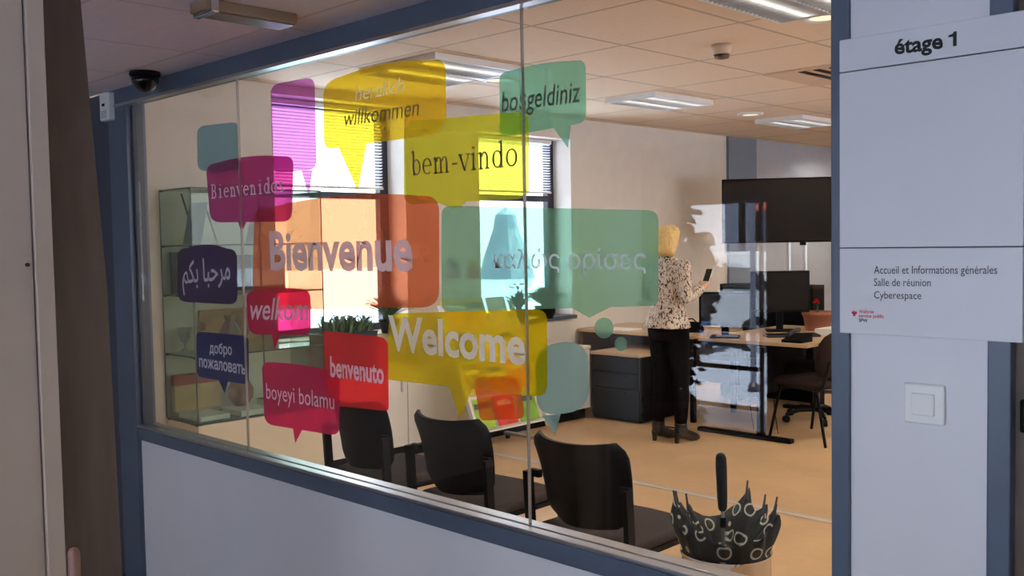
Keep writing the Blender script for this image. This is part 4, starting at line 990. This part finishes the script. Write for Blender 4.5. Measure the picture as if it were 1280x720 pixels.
for k in range(5):
    a = 2 * math.pi * k / 5
    mb = MB(); mb.tube([(.03 * math.cos(a), .03 * math.sin(a), .10), (.17 * math.cos(a), .17 * math.sin(a), .10), (.29 * math.cos(a), .29 * math.sin(a), .07)], [.022, .018, .013], 10); lg = mb.build('leg', M['black'], oc)
    mb = MB(); mb.tube([(.29 * math.cos(a) - .015 * math.sin(a), .29 * math.sin(a) + .015 * math.cos(a), .03), (.29 * math.cos(a) + .015 * math.sin(a), .29 * math.sin(a) - .015 * math.cos(a), .03)], .03, 14); mb.build('caster', M['black'], lg)
mb = MB(); mb.lathe([(.03, .08), (.03, .25), (.018, .25), (.018, .42)], n=16); mb.build('gas_column', M['dark_steel'], oc)
mb = MB(); mb.rings([[Vector((x * k, y * k, z)) for x, y in ((-.24, -.2), (-.2, -.24), (.2, -.24), (.24, -.2), (.24, .2), (.2, .24), (-.2, .24), (-.24, .2))] for z, k in ((.42, .9), (.44, 1), (.48, 1), (.50, .9))]); mb.build('seat', M['black_matt'], oc, smooth=True)

# television on its stand, turned towards the entrance
tvp = EYE + ray(974, 263) * 9.9
tl = math.atan2(EYE.x - tvp.x, -(EYE.y - tvp.y))     # faces the corridor window
tv = thing('television', 'large black television on a twin-pole stand at the back', 'television', (tvp.x, tvp.y, 0), tl + .10, world=False)
wv, hv = 140 / F * 9.9, 80.5 / F * 9.9
mb = MB(); mb.box((-wv / 2, -.02, tvp.z - hv / 2), (wv / 2, .03, tvp.z + hv / 2), bev=.006); mb.build('casing', M['black'], tv)
mb = MB(); mb.box((-wv / 2 + .014, -.023, tvp.z - hv / 2 + .02), (wv / 2 - .014, -.0195, tvp.z + hv / 2 - .014)); mb.build('screen', M['screen'], tv)
mb = MB(); mb.box((.2, -.02, tvp.z - hv / 2 - .03), (.26, .0, tvp.z - hv / 2)); mb.build('receiver', M['black'], tv)
for x in (.20 - .10, .20 + .06):
    mb = MB(); mb.tube([(x, .05, .04), (x, .05, tvp.z)], .022, 14); mb.build('pole', M['alu'], tv)
mb = MB(); mb.box((-.35, -.1, .015), (.55, .3, .04), bev=.006); mb.build('base', M['dark_steel'], tv)
t1 = thing('low_shelf', 'dark shelf unit behind the monitors below the television', 'shelf', (-4.85, 8.62, 0))
mb = MB(); mb.box((-5.35, 8.36, 1.10), (-4.35, 8.58, 1.13)); mb.build('top', M['brown_uph'], t1)
for x in (-5.35, -4.38):
    mb = MB(); mb.box((x, 8.36, 0), (x + .03, 8.58, 1.10)); mb.build('side_panel', M['black_matt'], t1)
mb = MB(); mb.box((-5.32, 8.56, 0), (-4.38, 8.58, 1.10)); mb.build('back_panel', M['black_matt'], t1)

# ------------------------------------------------------------------ people
def voxel(o, size):
    r_ = o.modifiers.new('remesh', 'REMESH'); r_.mode = 'VOXEL'; r_.voxel_size = size; r_.use_smooth_shade = True
    s_ = o.modifiers.new('smooth', 'SMOOTH'); s_.factor = .5; s_.iterations = 3
def person(label, loc, rz, jacket_m, leg_m, hair_m, short_hair=False, handm=True):
    """stands at the local origin, faces +Y"""
    t = thing('person', label, 'person', loc, rz, world=False)
    HB = .055                                     # heel height
    hipz, shz = .90, 1.40
    LX = .085
    legs = {-1: [(-LX, .0, hipz - .03), (-.088, .02, .50), (-.092, -.02, .10)], 1: [(LX, .01, hipz - .03), (.09, .055, .50), (.10, .03, .10)]}
    # arms: right (+x) bent with the hand raised in front, left bent a little
    arms = {1: [(.165, .0, shz - .03), (.225, -.03, 1.13), (.17, .19, 1.20)], -1: [(-.165, .0, shz - .03), (-.215, -.02, 1.14), (-.10, .20, 1.17)]}
    b = MB()
    b.loft([(hipz - .08, 0, 0, .13, .09), (hipz, 0, -.005, .155, .105), (1.0, 0, 0, .135, .095), (1.08, 0, 0, .122, .088), (1.2, 0, .005, .135, .098), (1.3, 0, .0, .15, .095), (1.37, 0, -.005, .155, .08), (shz + .02, 0, -.005, .11, .06), (shz + .04, 0, 0, .05, .05), (1.50, 0, .012, .045, .047)], 24)
    # head with jaw, nose, ears
    b.ball((0, .022, 1.585), (.070, .088, .098), 20); b.ball((0, .05, 1.535), (.05, .052, .045), 14)
    b.limb([(0, .105, 1.60), (0, .122, 1.572)], [.009, .012], 8)
    b.ball((0, .10, 1.538), (.022, .012, .008), 10)
    for s in (-1, 1):
        b.ball((s * .072, .012, 1.58), (.010, .018, .028), 10); b.ball((s * .028, .098, 1.60), (.014, .008, .008), 8)
        h, k, a = [Vector(p) for p in legs[s]]
        b.limb([h, h.lerp(k, .5), k, k.lerp(a, .3), k.lerp(a, .6), a], [.085, .07, .05, .05, .042, .032], 14)
        b.limb([a, a + Vector((0, .03, -.05)), a + Vector((0, .10, -.075)), a + Vector((0, .15, -.085))], [.032, .034, .03, .02], 10)
        sh, el, wr = [Vector(p) for p in arms[s]]
        b.limb([sh, sh.lerp(el, .5), el, el.lerp(wr, .4), wr], [.052, .043, .036, .034, .024], 12)
        # hand: palm, four fingers of unequal length, thumb, curled round a phone
        d = (wr - el).normalized(); sd = Vector((-s, 0, 0)); sd = (sd - d * sd.dot(d)).normalized(); n = d.cross(sd) * s
        pc = wr + d * .045
        b.limb([wr, wr + d * .03, wr + d * .075], [.022, .03, .031], 10)
        for q, (off, ln) in enumerate(((-.024, .062), (-.008, .072), (.008, .068), (.023, .054))):
            f0 = wr + d * .085 + Vector((0, 0, 1)).cross(d).normalized() * off
            f1 = f0 + d * ln * .5 + Vector((0, 0, .006)); f2 = f1 + d * ln * .28 + Vector((0, 0, .022)); f3 = f2 - d * ln * .08 + Vector((0, 0, .022))
            b.limb([f0, f1, f2, f3], [.010, .009, .0085, .008], 8)
        th = wr + d * .03 + sd * .026
        b.limb([th, th + d * .03 + sd * .018 + Vector((0, 0, .012)), th + d * .055 + sd * .016 + Vector((0, 0, .028))], [.012, .010, .009], 8)
    body = b.build('body', M['skin'], t, world=False); voxel(body, .0065)
    # trousers
    c = MB()
    c.loft([(hipz - .10, 0, .0, .15, .10), (hipz - .03, 0, -.008, .168, .118), (hipz + .06, 0, -.005, .158, .112), (1.0, 0, 0, .142, .102)], 24)
    for s in (-1, 1):
        h, k, a = [Vector(p) for p in legs[s]]
        c.limb([h + Vector((0, 0, .02)), h.lerp(k, .5), k, k.lerp(a, .35), k.lerp(a, .7), a + Vector((0, 0, .06))], [.098, .083, .064, .062, .054, .048], 16)
    o = c.build('trousers', leg_m, t, world=False); voxel(o, .009)
    # jacket, flared at the hem
    j = MB()
    j.rings([[Vector((rx * math.cos(a_) * (1 + fl * math.cos(7 * a_)), cy + ry * math.sin(a_) * (1 + fl * math.cos(7 * a_)), z)) for a_ in [2 * math.pi * k / 42 for k in range(42)]]
             for z, cy, rx, ry, fl in ((.90, -.01, .205, .155, .05), (.93, -.01, .198, .15, .04), (1.0, 0, .168, .125, .02), (1.08, 0, .145, .108, 0), (1.2, .005, .155, .115, 0), (1.3, 0, .172, .113, 0), (1.37, -.005, .178, .098, 0), (1.415, -.005, .125, .075, 0), (1.45, 0, .062, .06, 0), (1.463, .002, .056, .056, 0))])
    for s in (-1, 1):
        sh, el, wr = [Vector(p) for p in arms[s]]
        j.limb([sh, sh.lerp(el, .5), el, el.lerp(wr, .5), wr - (wr - el).normalized() * .02], [.066, .060, .055, .052, .043], 14)
    o = j.build('jacket', jacket_m, t, world=False); voxel(o, .009)
    # hair: bob to the nape
    hh = MB(); bot = 1.545 if short_hair else 1.455
    hh.rings([[Vector((rx * math.cos(a_), cy + ry * math.sin(a_) * (front if math.sin(a_) > 0 else 1), z - (0.02 * math.sin(a_) if z < 1.5 else 0))) for a_ in [2 * math.pi * k / 30 for k in range(30)]]
              for z, cy, rx, ry, front in ((bot, -.03, .078, .070, .35), (bot + .012, -.032, .098, .086, .4), (1.51, -.024, .108, .098, .5), (1.56, -.014, .111, .105, .6), (1.60, -.004, .107, .108, .8), (1.64, .006, .097, .106, .95), (1.675, .012, .074, .086, 1), (1.694, .014, .042, .052, 1), (1.701, .014, .012, .015, 1))])
    hh.build('hair', hair_m, t, world=False, smooth=True)
    # heeled ankle boots
    for s in (-1, 1):
        a = Vector(legs[s][2]); g = MB(); x, y = a.x, a.y
        g.loft([(.155, x, y - .0, .048, .056), (.11, x, y + .0, .043, .052), (.075, x, y + .012, .042, .065)], 18)
        g.limb([(x, y - .02, .075), (x, y + .04, .062), (x, y + .11, .036), (x, y + .155, .024), (x, y + .185, .02)], [.040, .045, .042, .037, .026], 14)
        bo = g.build('boot', M['boot'], t, world=False); voxel(bo, .006)
        g = MB(); g.loft([(.0, x, y - .045, .016, .016), (.05, x, y - .042, .022, .022), (.075, x, y - .035, .032, .032)], 14); g.build('heel', M['boot'], bo, world=False)
        g = MB(); g.loft([(.100, x, y + .002, .0475, .0575), (.118, x, y + .0, .0475, .0575)], 18); g.build('strap', M['dark_steel'], bo, world=False)
    return t, arms
jm = bpy.data.materials.new('black_white_print_jacket'); jm.use_nodes = True; nt = jm.node_tree; bs = nt.nodes['Principled BSDF']; bs.inputs['Roughness'].default_value = .85
tc = nt.nodes.new('ShaderNodeTexCoord'); mp = nt.nodes.new('ShaderNodeMapping'); mp.inputs['Scale'].default_value = (1, 1, .6); nt.links.new(tc.outputs['Object'], mp.inputs[0])
n1 = nt.nodes.new('ShaderNodeTexNoise'); n1.inputs['Scale'].default_value = 64; n1.inputs['Detail'].default_value = 3; n1.inputs['Distortion'].default_value = 1.2; nt.links.new(mp.outputs[0], n1.inputs['Vector'])
rp = nt.nodes.new('ShaderNodeValToRGB'); rp.color_ramp.elements[0].position = .425; rp.color_ramp.elements[0].color = (*lin((44, 40, 40)), 1); rp.color_ramp.elements[1].position = .48; rp.color_ramp.elements[1].color = (*lin((222, 208, 194)), 1)
nt.links.new(n1.outputs['Fac'], rp.inputs[0]); nt.links.new(rp.outputs[0], bs.inputs['Base Color'])
WL = (-4.485, 6.265, 0); WR = math.radians(-8)
wo, arms = person('blonde woman in a black and white print jacket and black trousers', WL, WR, jm, M['trousers'], M['hair'])
hp = Matrix.Rotation(WR, 3, 'Z') @ (Vector(arms[1][2]) + Vector((-.01, .10, .045))) + Vector(WL)
t1 = thing('mobile_phone', 'white mobile phone in the woman\'s raised hand', 'phone', tuple(hp), WR, world=False)
mb = MB(); mb.box((-.034, -.004, -.01), (.034, .004, .115), bev=.003, rot=Matrix.Rotation(math.radians(-25), 3, 'X')); mb.build('case', M['white'], t1)
mb = MB(); mb.box((-.030, -.0052, .0), (.030, -.0045, .105), rot=Matrix.Rotation(math.radians(-25), 3, 'X'), pivot=(0, 0, .0525)); mb.build('screen', M['screen'], t1)

def vm(px, py, Y):
    """where a point seen mirrored in the partition really is; Y is its distance from the eye's plane in the mirror"""
    p = at_y(px, py, Y); return Vector((p.x, 2 * D - p.y, p.z))

# ------------------------------------------------------------------ the glass street door behind the viewer and the street it shows (seen mirrored in the glass)
dx0, dx1, dz0, dz1 = DOOR
fr = MB()
for a, b in (((dx0, dz0), (dx0 + .05, dz1)), ((dx1 - .012, dz0), (dx1, dz1)), ((dx0 + .05, dz0), (dx1 - .012, dz0 + .02)), ((dx0 + .05, dz1 - .02), (dx1 - .012, dz1))):
    fr.box((a[0], BACK - .16, a[1]), (b[0], BACK - .10, b[1]))
fr.box((dx1 - .125, BACK - .15, dz0 + .02), (dx1 - .105, BACK - .11, dz1 - .02))
d3 = struct('door_3', fr, M['slate'])
mb = MB(); mb.box((dx0 + .05, BACK - .133, dz0 + .02), (dx1 - .125, BACK - .127, dz1 - .02)); mb.box((dx1 - .105, BACK - .133, dz0 + .02), (dx1 - .012, BACK - .127, dz1 - .02)); mb.build('pane', M['out_glass'], d3)
for z in (.87, .575, .265):
    mb = MB(); mb.box((dx0 + .05, BACK - .10, z - .017), (dx1 - .125, BACK - .08, z + .017)); mb.build('push_bar', M['black'], d3)
# leafy plant beside the door
fy = 2 * D - (BACK + .24)
t = thing('potted_ficus', 'tall dark leafy potted plant beside the glass street door', 'plant', tuple(Vector((vm(838, 560, fy).x, BACK + .24, 0))))
rnd = random.Random(3); mb = MB()
def leaf(c, L):
    d = Vector((rnd.uniform(-1, 1), rnd.uniform(-.5, .5), rnd.uniform(-.8, .4))).normalized(); s_ = d.cross(Vector((rnd.uniform(-.3, .3), 1, rnd.uniform(-.3, .3)))).normalized()
    mb.flat([c, c + d * L * .35 + s_ * L * .22, c + d * L * .7 + s_ * L * .18, c + d * L, c + d * L * .7 - s_ * L * .18, c + d * L * .35 - s_ * L * .22])
for cx, cy, rx, ry, n in ((842, 268, 24, 14, 150), (845, 300, 32, 24, 260), (860, 325, 26, 22, 200), (872, 348, 30, 22, 220), (850, 372, 40, 26, 320), (846, 408, 26, 26, 240), (848, 440, 18, 24, 170), (842, 470, 22, 26, 190), (838, 505, 24, 24, 190), (858, 520, 16, 14, 80), (828, 535, 20, 20, 120)):
    for k in range(n):
        a = rnd.uniform(0, 6.283); q = math.sqrt(rnd.random())
        c = vm(cx + rx * q * math.cos(a), cy + ry * q * math.sin(a), fy); c.y += rnd.uniform(-.10, .12)
        leaf(c, rnd.uniform(.06, .11))
mb.build('foliage', M['dleaf'], t)
cx = vm(838, 560, fy).x
mb = MB(); mb.tube([(cx, BACK + .24, .28), (cx + .03, BACK + .24, .6), (cx + .05, BACK + .24, 1.1), (cx + .02, BACK + .24, 1.6)], [.025, .02, .016, .008], 8); mb.build('stem', M['brown'], t)
mb = MB(); mb.lathe([(.15, 0), (.19, .30), (.20, .30), (.20, .33), (.17, .33), (.16, .28), (.01, .27)], (cx, BACK + .24, 0), 24, cap=False); mb.build('pot', M['terracotta'], t, smooth=True)
mb = MB(); mb.box((-30, BACK - 6, -.3), (30, BACK - .25, -.03)); struct('pavement', mb, M['paving'])
mb = MB(); mb.box((-40, BACK - 12, -.3), (30, BACK - 6, -.15)); struct('road', mb, M['asphalt'])
mb = MB(); mb.box((-40, BACK - 20, -.3), (30, BACK - 12, -.03)); struct('pavement_opposite', mb, M['paving'])
# building across the street
by = BACK - 16
ba = vm(905, 250, 2 * D - by).x; bb = vm(960, 250, 2 * D - by).x
bl = thing('street_building', 'pale building with grey shuttered front across the street', 'building', (-14, by - 2, -.03))
mb = MB(); mb.box((-40, by - 6, -.03), (10, by, 9)); mb.build('facade', M['render_pale'], bl)
for k, px in enumerate((908, 925, 944, 962)):
    a = vm(px, 300, 2 * D - by)
    mb = MB(); mb.box((a.x - .0, by, .9), (a.x + .62, by + .06, 3.4)); wn = mb.build('shutter', M['slate'], bl)
    mb = MB(); mb.box((a.x - .06, by, .82), (a.x + .68, by + .1, .9)); mb.build('ledge', M['dark_blue'], wn)
mb = MB(); a = vm(950, 275, 2 * D - by); mb.prism([(by, 2.6), (by + .5, 2.3), (by + .5, 2.22), (by, 2.5)], 0, a.x + .1, a.x + 3); mb.build('awning', M['rust'], bl)
# parked car
def car(label, loc, rz, paint):
    t = thing('car', label, 'car', loc, rz, world=False)
    prof = [(-2.05, .35), (-2.1, .62), (-1.95, .86), (-1.2, .95), (-.75, 1.38), (-.4, 1.45), (.7, 1.46), (1.25, 1.34), (1.75, .98), (2.0, .92), (2.08, .6), (2.02, .33)]
    mb = MB(); mb.rings([[Vector((x, y, .33 + (z - .33) * kz)) for x, z in prof] for y, kz in ((-.86, .96), (-.80, 1), (.80, 1), (.86, .96))]); mb.build('body', paint, t, mods=(BEV(.04),))
    mb = MB()
    mb.rings([[Vector((-1.08, y, .98)), Vector((-.72, y, 1.33)), Vector((1.18, y, 1.30)), Vector((1.6, y, 1.0))] for y in (-.868, .868)]); mb.build('side_window', M['car_glass'], t)
    mb = MB(); mb.rings([[Vector((-1.215, y, .96)), Vector((-.765, y, 1.385)), Vector((-.74, y, 1.36)), Vector((-1.19, y, .94))] for y in (-.68, .68)]); mb.build('windscreen', M['car_glass'], t)
    for x in (-1.3, 1.3):
        for y in (-.80, .80):
            mb = MB(); mb.tube([(x, y - .1, .31), (x, y + .1, .31)], .31, 24); wh = mb.build('wheel', M['tyre'], t)
            mb = MB(); mb.tube([(x, y - .105, .31), (x, y + .105, .31)], .19, 18); mb.build('rim', M['alu'], wh)
    for y in (-.6, .6):
        mb = MB(); mb.ball((-2.03, y, .72), (.06, .16, .09)); mb.build('headlamp', M['white'], t, smooth=True)
cp = vm(912, 372, 13.2)
car('silver car parked across the street', (cp.x, cp.y, -.15), math.radians(10), M['car'])
cp = vm(960, 352, 15.6)
car('pale car parked further along the street', (cp.x - 1.2, cp.y, -.15), math.radians(-4), M['render_pale'])
pp = vm(884, 440, 11.5)
person('pedestrian in a dark coat and jeans outside the glass street door', (pp.x, pp.y, -.03), math.radians(60), M['black_matt'], M['jeans'], M['brown'], True)
mb = MB(); a = vm(941, 330, 9.0)
t1 = thing('street_post', 'slim grey street post outside the glass door', 'post', (a.x, a.y, -.03)); mb.tube([(a.x, a.y, -.03), (a.x, a.y, 3.2)], .03, 12); mb.build('shaft', M['slate'], t1)
mb = MB(); mb.lathe([(.06, 0), (.06, .06), (.03, .1)], (a.x, a.y, -.03), 16); mb.build('foot', M['dark_steel'], t1)

for o in bpy.data.objects:
    if '_o' in o: del o['_o']
